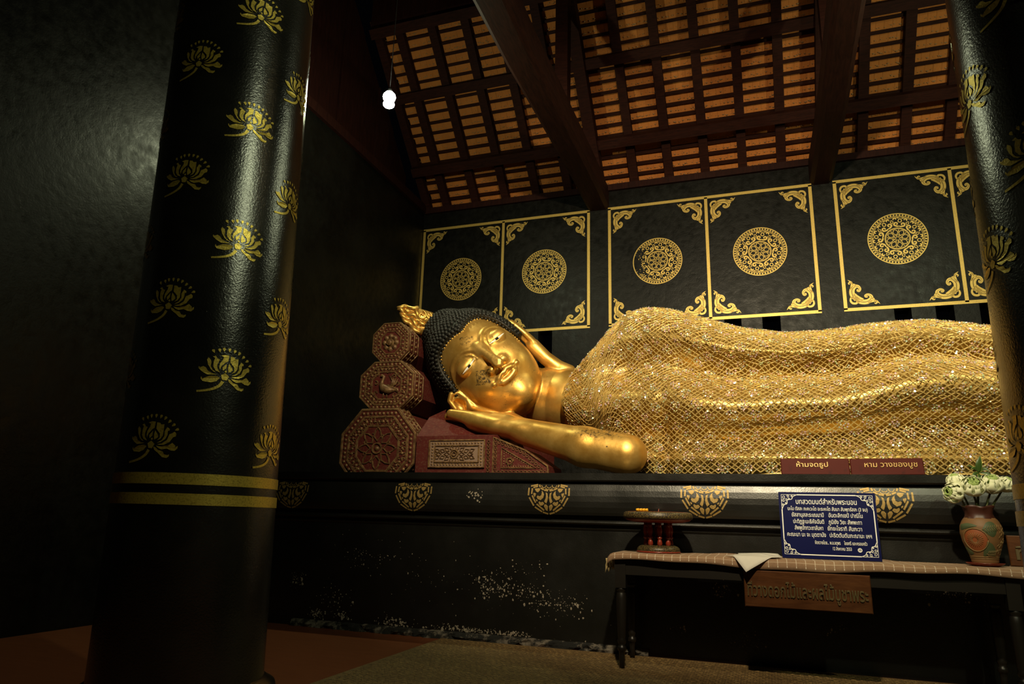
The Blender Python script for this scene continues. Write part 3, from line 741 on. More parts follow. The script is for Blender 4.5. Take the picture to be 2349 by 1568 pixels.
# ------------------------------------------------------------------ the statue: implicit surface, polygonised
def sd_ell(p, c, r):
    q = p-np.array(c); r = np.array(r); k0 = np.sqrt(((q/r)**2).sum(1)); k1 = np.sqrt(((q/r**2)**2).sum(1))+1e-9
    return k0*(k0-1)/k1
def sd_cap(p, a, b, ra, rb):
    a = np.array(a, float); b = np.array(b, float); ab = b-a; t = np.clip(((p-a)@ab)/(ab@ab), 0, 1)
    return np.sqrt(((p-a-t[:, None]*ab)**2).sum(1))-(ra+(rb-ra)*t)
def sd_chain(p, pts, rs):
    d = None
    for i in range(len(pts)-1):
        e = sd_cap(p, pts[i], pts[i+1], rs[i], rs[i+1]); d = e if d is None else np.minimum(d, e)
    return d
def smin(a, b, k): h = np.clip(.5+.5*(b-a)/k, 0, 1); return b+(a-b)*h-k*h*(1-h)
def smax(a, b, k): return -smin(-a, -b, k)
def polygonise(f, lo, hi, h):
    lo = np.array(lo, float); n = np.ceil((np.array(hi)-lo)/h).astype(int)+1; B = 8
    nb = (n+B-1)//B; G = np.full(nb*B, 9., dtype=np.float32)
    idx = np.stack(np.meshgrid(*[np.arange(k) for k in nb], indexing='ij'), -1).reshape(-1, 3)
    cen = lo+(idx*B+(B-1)/2)*h; d = f(cen); rad = h*B*.9+.03
    near = np.abs(d) < rad; far = idx[~near]
    for q, v in zip(far, np.sign(d[~near])):
        if v < 0: G[q[0]*B:q[0]*B+B, q[1]*B:q[1]*B+B, q[2]*B:q[2]*B+B] = -9.
    ofs = np.stack(np.meshgrid(*[np.arange(B)]*3, indexing='ij'), -1).reshape(-1, 3)
    act = idx[near]
    for s in range(0, len(act), 600):
        a = act[s:s+600]; g = (a[:, None]*B+ofs[None]).reshape(-1, 3); G[g[:, 0], g[:, 1], g[:, 2]] = f(lo+g*h)
    G = G[:n[0], :n[1], :n[2]]; S = G < 0
    N = np.array(G.shape)
    # cells with a sign change
    c8 = [S[i:N[0]-1+i, j:N[1]-1+j, k:N[2]-1+k] for i in (0, 1) for j in (0, 1) for k in (0, 1)]
    tot = sum(x.astype(np.int8) for x in c8); cells = np.argwhere((tot > 0) & (tot < 8))
    cid = np.full(N-1, -1, dtype=np.int32); cid[tuple(cells.T)] = np.arange(len(cells))
    acc = np.zeros((len(cells), 3)); cnt = np.zeros(len(cells))
    cor = [(i, j, k) for i in (0, 1) for j in (0, 1) for k in (0, 1)]
    val = np.stack([G[tuple((cells+np.array(c)).T)] for c in cor], 1)
    for a in range(8):
        for b in range(a+1, 8):
            if sum(abs(x-y) for x, y in zip(cor[a], cor[b])) != 1: continue
            va, vb = val[:, a], val[:, b]; m = (va < 0) != (vb < 0)
            t = np.where(m, va/(va-vb+1e-12), 0)
            p = np.array(cor[a])+t[:, None]*(np.array(cor[b])-np.array(cor[a])); acc[m] += p[m]; cnt[m] += 1
    V = lo+(cells+acc/np.maximum(cnt, 1)[:, None])*h
    F = []
    for ax in range(3):
        u, v = [(1, 2), (2, 0), (0, 1)][ax]
        sl0 = [slice(0, N[i]) for i in range(3)]; sl0[ax] = slice(0, N[ax]-1); sl1 = list(sl0); sl1[ax] = slice(1, N[ax])
        e = np.argwhere(S[tuple(sl0)] != S[tuple(sl1)])
        e = e[(e[:, u] > 0) & (e[:, v] > 0) & (e[:, u] < N[u]-1) & (e[:, v] < N[v]-1)]
        q = []
        for du, dv in ((-1, -1), (0, -1), (0, 0), (-1, 0)):
            c = e.copy(); c[:, u] += du; c[:, v] += dv; q.append(cid[tuple(c.T)])
        q = np.stack(q, 1); neg = S[tuple(e.T)]; q[~neg] = q[~neg][:, ::-1]; F.append(q[(q >= 0).all(1)])
    return V, np.concatenate(F)

# head frame: u towards the crown, l towards the figure's left, f out of the face
HS = 1.04
H0 = np.array([-2.969, 7.5, 2.80])
vv = C0-H0; vv /= np.linalg.norm(vv)
ui = -(RIGHT+DOWN); ui -= vv*(ui@vv); ui /= np.linalg.norm(ui)
li = np.cross(vv, ui); li = li if li@(RIGHT-DOWN) > 0 else -li
HF = vv+math.tan(math.radians(11))*li+math.tan(math.radians(8))*ui; HF /= np.linalg.norm(HF)
HU = ui-HF*(ui@HF); HU /= np.linalg.norm(HU)
HL = np.cross(HF, HU); HL = HL if HL@li > 0 else -HL
HB = np.stack([HU, HL, HF], 1)                       # local -> world
toH = lambda p: ((p-H0)@HB)/HS
toW = lambda q: H0+(np.asarray(q, float)@HB.T)*HS
def skull(q, e=0.): return smin(sd_ell(q, (.10, 0, -.06), (.665+e, .545+e, .585+e)), sd_ell(q, (.66, 0, -.16), (.24+e, .27+e, .27+e)), .10)
def face_base(q):
    d = sd_ell(q, (.10, 0, -.06), (.61, .475, .55))
    d = smin(d, sd_ell(q, (-.17, 0, .06), (.50, .445, .43)), .10)
    for s in (-1, 1): d = smin(d, sd_ell(q, (-.16, s*.20, .30), (.17, .16, .14)), .10)
    d = smin(d, sd_ell(q, (-.50, 0, .33), (.13, .15, .13)), .10)
    return d
def fsurf(u, l, fn=None):
    q = np.zeros((len(u), 3)); q[:, 0] = u; q[:, 1] = l; q[:, 2] = 1.0
    for _ in range(60): q[:, 2] -= (fn or face_base)(q)*.8
    return q[:, 2]
def on_face(pts, lift=0.):
    u = np.array([p[0] for p in pts], float); l = np.array([p[1] for p in pts], float); z = fsurf(u, l)+lift
    return [(a, b, c) for a, b, c in zip(u, l, z)]
BROW = {s: on_face(crv([(.10, s*.055), (.17, s*.055), (.225, s*.10), (.265, s*.18), (.26, s*.27), (.215, s*.35), (.12, s*.405), (.02, s*.425)], 3), -.004) for s in (-1, 1)}
LID = {s: on_face(crv([(.09, s*.095), (.155, s*.11), (.205, s*.16), (.222, s*.23), (.19, s*.31), (.12, s*.345)], 3), .0) for s in (-1, 1)}
EYE = {s: on_face([(.115, s*.212)], -.045)[0] for s in (-1, 1)}
ULIP = on_face(crv([(-.240, -.150), (-.226, -.095), (-.206, -.036), (-.217, 0), (-.206, .036), (-.226, .095), (-.240, .150)], 3), .002)
LLIP = on_face(crv([(-.262, -.132), (-.288, -.068), (-.297, 0), (-.288, .068), (-.262, .132)], 4), .0)
CORNER = {s: on_face([(-.234, s*.170)], -.003)[0] for s in (-1, 1)}
zt = fsurf(np.array([.16, -.13, -.155]), np.array([0, 0, .085]))
NROOT = (.17, 0, zt[0]-.012); NTIP = (-.118, 0, zt[1]+.112)
EARS = {}
def face_features(q, d):
    # hollow of the eye sockets, then lids
    for s in (-1, 1):
        d = smax(d, -sd_ell(q, (.15, s*.20, .62), (.12, .175, .115)), .07)
        d = smin(d, sd_ell(q, EYE[s], (.092, .140, .082)), .02)
        d = smin(d, sd_chain(q, BROW[s], [.021]*8+[.019]*(len(BROW[s])-14)+[.012, .01, .008, .006, .004, .003]), .022)
        d = smin(d, sd_chain(q, LID[s], [.008]*len(LID[s])), .014)
    d = smin(d, sd_cap(q, NROOT, NTIP, .040, .058), .05)
    for s in (-1, 1): d = smin(d, sd_ell(q, (-.112, s*.088, zt[2]+.020), (.046, .050, .050)), .045)
    for s in (-1, 1): d = smax(d, -sd_ell(q, (-.165, s*.05, zt[1]+.05), (.018, .026, .045)), .012)
    d = smax(d, -sd_cap(q, (-.185, 0, zt[1]+.03), (-.21, 0, zt[1]+.025), .010, .014), .02)
    d = smin(d, sd_chain(q, ULIP, [.012, .018, .022]+[.030]*(len(ULIP)-6)+[.022, .018, .012]), .012)
    d = smin(d, sd_chain(q, LLIP, [.012, .02, .026]+[.036]*(len(LLIP)-6)+[.026, .02, .012]), .012)
    for s in (-1, 1): d = smin(d, sd_ell(q, CORNER[s], (.024, .026, .022)), .015)
    return d
def head_sdf(q):
    d = face_base(q)
    m_ = (np.abs(d) < .16) & (q[:, 2] > .12)
    if m_.any(): d[m_] = face_features(q[m_], d[m_])
    # ears: upper one upright, lower one folded on the hand
    e = smax(sd_chain(q, [(.12, .575, -.08), (-.08, .59, -.11), (-.28, .57, -.06)], [.11, .12, .075]), np.abs(q[:, 1]-.60+.5*(q[:, 2]+.1))-.05, .02)
    e = smax(e, -sd_ell(q, (.02, .66, -.02), (.14, .05, .06)), .03)
    e = smin(e, sd_chain(q, [(-.18, .565, -.05), (-.38, .555, -.03), (-.56, .57, -.01), (-.68, .63, .0)], [.085, .08, .085, .07]), .03)
    e = smin(e, sd_chain(q, [(-.20, .60, -.17), (-.02, .63, -.20), (.14, .62, -.16), (.20, .59, -.06), (.13, .58, .02), (-.02, .585, .03), (-.16, .585, .01)], [.030]*7), .02)
    d = smin(d, e, .03)
    e = smax(sd_ell(q, (-.09, -.51, .09), (.16, .12, .13)), -sd_ell(q, (-.105, -.54, .19), (.09, .06, .08)), .025)
    e = smin(e, sd_chain(q, [(-.09, -.60, .17), (.02, -.585, .18), (.06, -.52, .19), (.01, -.455, .20), (-.10, -.44, .21), (-.19, -.465, .21)], [.026]*6), .015)
    e = smin(e, sd_chain(q, [(-.18, -.46, .17), (-.32, -.395, .19), (-.46, -.345, .21), (-.60, -.28, .20)], [.06, .055, .05, .055]), .03)
    return smin(d, e, .02)
NA = toW((-.22, 0, -.42)); NBW = np.array([-1.60, 7.84, 2.34])
def arm_sdf(p):
    q = p.copy()
    wr = (-2.30, 6.86, 1.975); el = (-1.205, 6.68, 1.722)
    d = smin(sd_cap(p, wr, (-1.62, 6.72, 1.80), .135, .188), sd_cap(p, (-1.62, 6.72, 1.80), el, .188, .194), .06)
    d = smin(d, sd_cap(p, (el[0]-.12, el[1]+.08, el[2]-.02), (-1.2, 7.25, 1.8), .13, .13), .03)
    # hand lying palm up under the cheek
    s = np.array([1, 1., 1.9]); pq = p*s
    sc = lambda a: tuple(np.array(a)*s)
    palm = sd_chain(pq, [sc((-2.32, 6.90, 1.985)), sc((-2.55, 6.95, 2.035)), sc((-2.78, 7.0, 2.095))], [.20, .24, .22])/1.35
    d = smin(d, palm, .06)
    for i, (y, ln) in enumerate(((6.90, .40), (7.0, .47), (7.10, .50), (7.20, .45))):
        a = np.array([-2.74, y, 2.10]); b = a+np.array([-.24, 0, .05]); c = a+np.array([-ln, .0, .085-.02*i])
        d = smin(d, sd_chain(p, [a, b, c], [.082, .07, .05]), .03)
    d = smin(d, sd_chain(p, [(-2.36, 6.88, 2.05), (-2.48, 6.86, 2.105), (-2.62, 6.88, 2.13)], [.07, .06, .05]), .04)      # heel of the hand
    d = smin(d, sd_chain(p, [(-2.45, 7.2, 2.1), (-2.62, 7.36, 2.2), (-2.8, 7.42, 2.3)], [.08, .065, .05]), .03)           # thumb behind the jaw
    return d
def body_sdf(p):
    r_ = np.sqrt(((p-H0)**2).sum(1)); m_ = r_ < 1.15; d = np.maximum(r_-.95, .05)
    if m_.any(): d[m_] = head_sdf(toH(p[m_]))*HS
    ax = (NBW-NA); t = np.clip(((p-NA)@ax)/(ax@ax), 0, 1)
    rr = .30+.10*t+.016*np.abs(np.sin(t*PI*5.5))*(t > .3)
    dn = np.sqrt(((p-NA-t[:, None]*ax)**2).sum(1))-rr
    d = smin(d, dn, .025)
    return smin(d, arm_sdf(p), .025)
V, F = polygonise(body_sdf, (-3.75, 6.40, 1.50), (-.55, 8.25, 3.62), .0105)
STAT = thing('reclining_statue', 'huge gilded reclining statue with black curled hair, head on its hand', 'statue', (-1.0, 7.4, 1.524))
BODY = npmesh('body', V, F, M_GOLD, STAT)
qh = toH(V); wear = np.zeros(len(V), dtype=np.float32)
def patch(cu, cl, hu, hl, rot, amt):
    c_, s_ = math.cos(rot), math.sin(rot); a = (qh[:, 0]-cu)*c_+(qh[:, 1]-cl)*s_; b_ = -(qh[:, 0]-cu)*s_+(qh[:, 1]-cl)*c_
    k_ = np.clip(1.2-np.maximum(np.abs(a)/hu, np.abs(b_)/hl), 0, .25)*4*(qh[:, 2] > .1); np.maximum(wear, k_*amt, out=wear)
patch(-.095, -.195, .075, .075, .75, 1.); patch(.315, -.03, .055, .075, .9, .8); patch(-.36, .02, .03, .07, .3, .6); patch(-.45, -.12, .06, .09, .4, .35)
patch(.155, .16, .03, .04, 0, .6); patch(.16, -.17, .04, .05, 0, .6); patch(-.04, .02, .03, .02, 0, .7)
ea = np.exp(-(((V[:, 0]+1.45)/.40)**2+((V[:, 2]-1.92)/.085)**2))*.95*(V[:, 1] < 6.9); np.maximum(wear, ea, out=wear)
hole = (((V-np.array([-1.36, 6.49, 1.78]))**2).sum(1) < .018**2); wear[hole] = 1.6
at = BODY.data.attributes.new('wear', 'FLOAT', 'POINT'); at.data.foreach_set('value', wear)

# eyes
for s in (-1, 1):
    fn = lambda q: np.minimum(face_base(q), sd_ell(q, EYE[s], (.092, .140, .082)))
    n = 13; ls = np.linspace(-.105, .105, n)
    up = .100+.005*np.cos(ls/.105*PI/2)-.012*(ls*s/.105); lo_ = .098-.015*np.cos(ls/.105*PI/2)-.012*(ls*s/.105)
    def strip(name, i0, i1, m, e):
        vs = []
        for i in range(i0, i1+1):
            for k in range(4): vs.append((lo_[i]+(up[i]-lo_[i])*k/3, s*.212+ls[i]))
        u = np.array([a for a, b in vs]); l = np.array([b for a, b in vs]); z = fsurf(u, l, fn)+e
        W = np.array([toW((a, b, c)) for a, b, c in zip(u, l, z)])
        fs = [(i*4+k, i*4+k+1, (i+1)*4+k+1, (i+1)*4+k) for i in range(i1-i0) for k in range(3)]
        o = npmesh(name, W, fs, m, STAT); return o
    strip('eye', 0, n-1, M_EYEW, .006); strip('pupil', 5, 7, M_EYEB, .010)
    lid = MB(); u = np.concatenate([up+.006]); z = fsurf(u, s*.212+ls, fn)
    lid.tube([toW((a, b, c)) for a, b, c in zip(u, s*.212+ls, z)], .006*HS, 6); 
    u = lo_-.006; z = fsurf(u, s*.212+ls, fn); lid.tube([toW((a, b, c)) for a, b, c in zip(u, s*.212+ls, z)], .006*HS, 6)
    lid.build('eyelid', M_GOLD, STAT)

# hair cap and curls
OV = np.array(crv([(.425, .03), (.45, .12), (.45, .22), (.40, .31), (.27, .385), (.12, .415), (-.05, .43), (-.3, .43), (-.62, .3), (-.72, .03), (-.62, -.3), (-.3, -.43), (-.05, -.43), (.12, -.42), (.27, -.395), (.40, -.33), (.45, -.24), (.455, -.12), (.425, .03)], 4))[:-1]
def oval(q):
    a = OV; b = np.roll(OV, -1, 0); P = q[:, :2]; best = np.full(len(P), 1e9); ins = np.zeros(len(P), bool)
    for i in range(len(a)):
        e = b[i]-a[i]; w = P-a[i]; t = np.clip((w@e)/(e@e), 0, 1); best = np.minimum(best, ((w-t[:, None]*e)**2).sum(1))
        c = (a[i, 1] > P[:, 1]) != (b[i, 1] > P[:, 1]); x = (b[i, 0]-a[i, 0])*(P[:, 1]-a[i, 1])/(b[i, 1]-a[i, 1]+1e-12)+a[i, 0]; ins ^= c & (P[:, 0] < x)
    return np.where(ins, -1, 1)*np.sqrt(best)
def hair_local(q):
    d = smax(skull(q, .006), np.minimum(-oval(q)+.012, q[:, 2]), .075)        # open where the face is, edge rolled in
    return smax(d, -(q[:, 0]+.03-.30*np.clip(-q[:, 2]-.1, 0, 1)), .03)
def hair_sdf(p): return hair_local(toH(p))*HS
V, F = polygonise(hair_sdf, H0-np.array([.95, .85, .95]), H0+np.array([.85, .85, 1.05]), .0135)
HAIR = npmesh('hair', V, F, M_HAIR, STAT)
dirs = []
st = .044
def shell(c, R, a_lo, a_hi):
    n = int(R*(a_hi-a_lo)/st)
    for i in range(n+1):
        th = a_lo+(a_hi-a_lo)*i/n; m = max(1, int(2*PI*R*math.sin(th)/(st*1.02)))
        for k in range(m):
            ph = 2*PI*(k+.5*(i % 2))/m; dirs.append((c, (math.cos(th), math.sin(th)*math.sin(ph), math.sin(th)*math.cos(ph))))
shell((.66, 0, -.16), .27, .05, 1.75); shell((.10, 0, -.06), .61, .33, 1.95)
O = np.array([c for c, d in dirs]); D = np.array([d for c, d in dirs]); q = O+D*1.2
for _ in range(60): q -= D*(hair_local(q)*.8)[:, None]
keep = (np.abs(hair_local(q)) < .006) & (q[:, 0] > -.02+.30*np.clip(-q[:, 2]-.1, 0, 1)) & ((oval(q) > .008) | (q[:, 2] < .02)) & (q[:, 2] > -.50)
keep &= ~((q[:, 0] < .60) & (O[:, 0] > .5) & (sd_ell(q, (.10, 0, -.06), (.68, .56, .60)) < .004)) & ~((O[:, 0] < .5) & (sd_ell(q, (.66, 0, -.16), (.255, .285, .285)) < .006))
q = q[keep]; e = 1e-3
ex = []                                               # three rows that follow the hairline
OVc = np.concatenate([OV, OV[:1]]); TT = np.roll(OV, -1, 0)-np.roll(OV, 1, 0); TT /= np.linalg.norm(TT, axis=1)[:, None]; NO = np.stack([TT[:, 1], -TT[:, 0]], 1)
if (NO[0]@np.array([1., 0])) < 0: NO = -NO
for off in (.014, .054, .094):
    R_ = OV+NO*off; Rc = np.concatenate([R_, R_[:1]]); LL = np.concatenate([[0], np.cumsum(np.linalg.norm(np.diff(Rc, axis=0), axis=1))])
    for s_ in np.arange(0, LL[-1], .043):
        u = np.interp(s_+off*.4, LL, Rc[:, 0]); l = np.interp(s_+off*.4, LL, Rc[:, 1])
        if u > .07: ex.append((u, l, 1.))
ex = np.array(ex)
for _ in range(60): ex[:, 2] -= hair_local(ex)*.7
ex = ex[(np.abs(hair_local(ex)) < .006) & (ex[:, 2] > -.05)]
dd = np.sqrt(((q[:, None, :]-ex[None])**2).sum(2)).min(1); q = np.concatenate([q[dd > .032], ex])
nr = np.stack([hair_local(q+np.eye(3)[i]*e)-hair_local(q-np.eye(3)[i]*e) for i in range(3)], 1); nr /= np.linalg.norm(nr, axis=1)[:, None]
Pw = toW(q); Nw = nr@HB.T
vis = (Nw*(C0-Pw)).sum(1); order = np.argsort(-vis/np.linalg.norm(C0-Pw, axis=1)**3)
cm = MB()                                             # a snail curl: stepped spiral cone
cm.lathe([(.0225, -.006), (.023, .006), (.019, .013), (.0145, .012), (.014, .020), (.0085, .024), (.004, .020), (.0, .023)], n=7, cap=False)
c0 = None; rest = MB()
for j, i in enumerate(order):
    n = Vector(Nw[i]); rot = Vector((0, 0, 1)).rotation_difference(n) @ __import__('mathutils').Quaternion((0, 0, 1), random.uniform(0, 6.28))
    if j < 300:
        if c0 is None: c0 = cm.build('curl', M_HAIR, HAIR); WO = Vector(WORIG[HAIR.name]); c0.data.transform(Matrix.Translation(WO)); o = c0
        else: o = copy_part(c0, HAIR, (0, 0, 0))
        o.location = Vector(Pw[i])-WO; o.rotation_mode = 'QUATERNION'; o.rotation_quaternion = rot
    elif vis[i] > -2.5: rest.add([rot @ Vector(v)+Vector(Pw[i]) for v in cm.v], cm.f, True)
rest.build('small_curls', M_HAIR, HAIR, kind='stuff', fix=False)
# beaded gold edge of the hairline
mb = MB(); P = OV[(OV[:, 0] > -.06)]; P2 = []
seg = np.concatenate([OV, OV[:1]]); L_ = np.concatenate([[0], np.cumsum(np.linalg.norm(np.diff(seg, axis=0), axis=1))])
for s_ in np.arange(0, L_[-1], .03):
    u = np.interp(s_, L_, seg[:, 0]); l = np.interp(s_, L_, seg[:, 1])
    if u > -.07: P2.append((u, l))
z = fsurf(np.array([p[0] for p in P2]), np.array([p[1] for p in P2]))
for (u, l), f_ in zip(P2, z): bead(mb, toW((u, l, f_-.004)), .015, tuple(HF), 6)
mb.build('hairline_beads', M_GOLD, STAT)
# flame finial on the crown
FL = MB()
def fl_pt(u, l, f): return toW((u, l, f))
FX = lambda x, y: (-(x-1120+y-830)*.707/204+.05, (x-1120-y+830)*.707/204+.057)      # drawing units of the finial -> crown frame
out = crv([FX(*p) for p in ((908,692),(916,689),(930,689),(940,694),(957,693),(975,698),(999,707),(1004,722),(985,752),(962,758),(953,753),(946,744),(938,738),(929,731),(921,722),(919,712),(912,703),(908,692))], 3)[:-1]
nO = len(out); cO = np.mean(out, axis=0); vs = []
for f_, k_ in ((-.24, .8), (-.20, .97), (-.13, 1.), (-.075, .95), (-.05, .72)): vs += [fl_pt(*(cO+(np.array(p)-cO)*k_), f_) for p in out]
vs += [fl_pt(*cO, -.05), fl_pt(*cO, -.25)]
FL.add(vs, [(r_*nO+i, r_*nO+(i+1) % nO, (r_+1)*nO+(i+1) % nO, (r_+1)*nO+i) for r_ in range(4) for i in range(nO)]+[(4*nO+i, 4*nO+(i+1) % nO, 5*nO) for i in range(nO)]+[((i+1) % nO, i, 5*nO+1) for i in range(nO)], True)
for pth, r_ in ((((909,693),(918,694),(928,690),(936,694),(947,697),(958,694)), .026), (((910,699),(918,698),(924,708),(936,713),(948,712),(954,720),(957,729),(966,734),(975,737)), .028),
                (((916,707),(922,715),(933,721),(944,722),(950,732),(955,741),(966,744)), .028), (((921,717),(928,728),(939,732),(945,741),(951,750),(963,754)), .028),
                (((926,697),(932,704),(942,702),(952,700),(956,710),(960,720),(970,728),(984,726)), .026)):
    P_ = crv([FX(*p) for p in pth], 4); FL.tube([fl_pt(a, b_, -.058+.012*math.sin(i*.5)) for i, (a, b_) in enumerate(P_)], [r_*HS*min(1, .4+i*.12) for i in range(len(P_))], 7)
for c, r_ in (((967, 714), .055), ((984, 716), .034)):
    q0 = FX(*c); FL.tube([fl_pt(a, b_, -.045) for a, b_ in spiral(q0[0], q0[1], r_, .008, 1.0, 9.0, 28)], [.014*HS]*29, 6)
FL.build('flame_finial', M_GOLD, STAT)
# ------------------------------------------------------------------ robe: lofted body lying on its side
SX  = [-2.06, -1.88, -1.45, -1.26, -1.10, -.85, -.54, -.12, .28, .67, 1.05, 1.52, 2.03, 3.2, 4.2, 5.3, 5.6]
SZT = [2.60, 2.84, 3.27, 3.36, 3.38, 3.32, 3.18, 3.02, 2.94, 2.94, 2.98, 2.99, 2.89, 2.66, 2.45, 2.20, 1.9]
SZB = [2.10, 1.95, 1.66, 1.60, 1.56, 1.53, 1.53, 1.53, 1.53, 1.53, 1.53, 1.53, 1.53, 1.53, 1.53, 1.53, 1.6]
SYO = [.74, .64, .42, .34, .27, .14, .04, .0, .0, -.01, -.02, .0, .02, .15, .28, .40, .6]
SYB = [-.2, -.12, -.03, -.01, 0, 0, 0, 0, 0, 0, 0, 0, 0, -.1, -.3, -.5, -.8]      # back side
KEY = [(0., 6.76), (.05, 6.68), (.12, 6.64), (.20, 6.90), (.27, 6.88), (.36, 6.63), (.44, 6.60), (.535, 6.72), (.61, 6.82), (.67, 6.86), (.73, 6.83), (.80, 6.80), (.945, 7.10), (.99, 7.42), (1., 7.62), (.97, 7.9), (.86, 8.2), (.65, 8.42), (.35, 8.5), (0., 8.45)]
SOFT = [(0., 6.64), (.05, 6.62), (.12, 6.61), (.20, 6.68), (.27, 6.685), (.36, 6.595), (.44, 6.565), (.535, 6.66), (.61, 6.76), (.67, 6.80), (.73, 6.79), (.80, 6.77), (.945, 7.08), (.99, 7.41), (1., 7.62), (.97, 7.91), (.86, 8.22), (.65, 8.44), (.35, 8.52), (0., 8.47)]
def smooth_interp(x, X, Y):
    return np.interp(x, X, Y)*.4+.3*np.interp(x-.09, X, Y)+.3*np.interp(x+.09, X, Y)
def station(x, key, grow=0.):
    zt, zb, yo, yb = (smooth_interp(x, SX, q) for q in (SZT, SZB, SYO, SYB))
    P = np.array(crv(key, 8)); fr, Y = P[:, 0], P[:, 1]
    # the crease between arm and flank and the lower folds wander along the body
    crease = float(np.interp(x, [-1., -.3, .5, 1.2, 2., 3.], [-.03, .0, .03, .075, .085, .05]))+.008*math.sin(x*6.1)
    hollow = float(np.interp(x, [-1.5, -.9, -.4, .5, 1.1, 2., 3.2], [.04, .16, .34, .36, .20, .16, .1])); wid = float(np.interp(x, [-1., 0, 1., 2.], [.085, .10, .07, .055]))
    soft_ = .42 if key is SOFT else 1.
    Y = Y+soft_*hollow*np.exp(-((fr-.635)/wid)**2)*(np.arange(len(fr)) < len(fr)*.70)
    Y = Y-float(np.interp(x, [.6, 1.4, 2.4, 3.2], [0, .08, .08, 0]))*np.exp(-((fr-.47)/.13)**2)*(np.arange(len(fr)) < len(fr)*.70)
    Y = Y+soft_*.20*math.exp(-((x+.86)/.055)**2)*np.clip((.52-fr)*5, 0, 1)*(np.arange(len(fr)) < len(fr)*.5)
    for c_, a_ in ((.13, .05), (.245, .06), (.30, .05)): Y = Y+soft_*a_*np.exp(-((fr-c_-.02*math.sin(x*1.3+c_*20))/.018)**2)*(np.arange(len(fr)) < len(fr)*.5)*min(1, max(0, x+1.1))
    w = np.arange(len(fr))/(len(fr)-1); fr = fr+crease*np.sin(np.clip(fr, 0, 1)*PI)*np.clip((.72-w)*6, 0, 1)
    rb = float(np.clip((-1.25-x)/.5, 0, 1)); rb = rb*rb*(3-2*rb)
    rnd = 7.62-1.0*np.sqrt(np.clip(1-(2*np.clip(fr, 0, 1)-1)**2, 0, 1)); Y = np.where(w < .70, Y+(rnd-Y)*rb, Y)
    h = np.clip((w-.52)/.36, 0, 1); h = h*h*(3-2*h)
    Y = Y+yo*(1-h)+yb*h+.022*math.sin(x*3.3)*np.sin(fr*9+x*2.)*np.clip((.68-w)*6, 0, 1)
    z = zb+(zt-zb)*fr
    cy, cz = 7.5, (zb+zt)/2
    d = np.stack([Y-cy, z-cz], 1); d = d/np.linalg.norm(d, axis=1)[:, None]
    return np.stack([np.full(len(fr), x), Y+d[:, 0]*grow, z+d[:, 1]*grow], 1)
xs = np.linspace(-2.03, 5.58, 170); G_ = np.stack([station(x, KEY) for x in xs]); m = G_.shape[1]
F = [(i*m+j, (i+1)*m+j, (i+1)*m+(j+1) % m, i*m+(j+1) % m) for i in range(len(xs)-1) for j in range(m)]
npmesh('robe', G_.reshape(-1, 3), F, M_ROBE, STAT)
mb = MB(); mb.add(list(G_[0]), [tuple(range(m))]); mb.build('collar_fill', M_ROBE, STAT)
# feet end
mb = MB(); mb.tube([(5.5, 7.6, 1.85), (5.7, 7.5, 1.9), (5.8, 7.35, 1.95)], [.3, .28, .18], 12); mb.tube([(5.5, 7.6, 2.1), (5.75, 7.5, 2.1), (5.85, 7.3, 2.1)], [.2, .24, .12], 12); mb.build('feet', M_GOLD, STAT)

# ------------------------------------------------------------------ net shawl over the robe
SHAWL = thing('net_shawl', 'golden sequined net shawl draped over the reclining statue', 'shawl', (.3, 6.6, 1.56))
nx = np.linspace(-1.99, 3.3, 260); GN = np.stack([station(x, SOFT, .048) for x in nx])
GN[:, :, 1] += .010*np.sin(GN[:, :, 0]*23+GN[:, :, 2]*9)*.6
ARC = np.concatenate([np.zeros((len(nx), 1)), np.cumsum(np.linalg.norm(np.diff(GN, axis=1), axis=2), axis=1)], 1)
def net_pt(x, s):
    fx = np.clip((x-nx[0])/(nx[1]-nx[0]), 0, len(nx)-1.001); i = int(fx); t_ = fx-i; out = 0
    for k, w in ((i, 1-t_), (i+1, t_)):
        out = out+w*np.array([np.interp(s, ARC[k], GN[k, :, c]) for c in range(3)])
    return out
def s_max(x): k = int(np.clip((x-nx[0])/(nx[1]-nx[0]), 0, len(nx)-1)); return float(np.interp(m*float(np.interp(x, [-1.2, -.4], [.96, .82])), np.arange(m), ARC[k]))
def s_min(x): return .035+.012*math.sin(x*9) if x > -1.3 else .0
CELL = .052
S0, S1 = 0., max(s_max(x) for x in nx)
# node grid, rotated 45 degrees
def node(a, b): return nx[0]+(a-b)*CELL/2*1.15, (a+b)*CELL/2
nodes = {}; NV = []
amax = int((nx[-1]-nx[0])/CELL/1.15+S1/CELL)+4
for a in range(0, amax*2):
    for b in range(-amax, amax*2):
        x, s = node(a, b)
        if x < nx[0] or x > nx[-1] or s > S1: continue
        if s < s_min(x) or s > s_max(x): continue
        j = .006
        p = net_pt(x+random.uniform(-j, j), s+random.uniform(-j, j)); nodes[(a, b)] = len(NV); NV.append(p+np.array([0, -random.uniform(0, .012), random.uniform(-.003, .003)]))
TH = MB(); rt = .0050
def thread(p, q):
    p = np.array(p); q = np.array(q); d = q-p; L = np.linalg.norm(d)+1e-9; d = d/L
    n1 = np.array([0, -.6, .8]); n1 = n1-d*(n1@d); n1 /= np.linalg.norm(n1)+1e-9; n2 = np.cross(d, n1)
    r = [n1*rt, (-.5*n1+.87*n2)*rt, (-.5*n1-.87*n2)*rt]
    TH.add([p+a for a in r]+[q+a for a in r], [(0, 1, 4, 3), (1, 2, 5, 4), (2, 0, 3, 5)])
for (a, b), i in nodes.items():
    for nb in ((a+1, b), (a, b+1)):
        if nb in nodes: thread(NV[i], NV[nodes[nb]])
TH.build('net', M_THREAD, SHAWL, kind='stuff', fix=False)
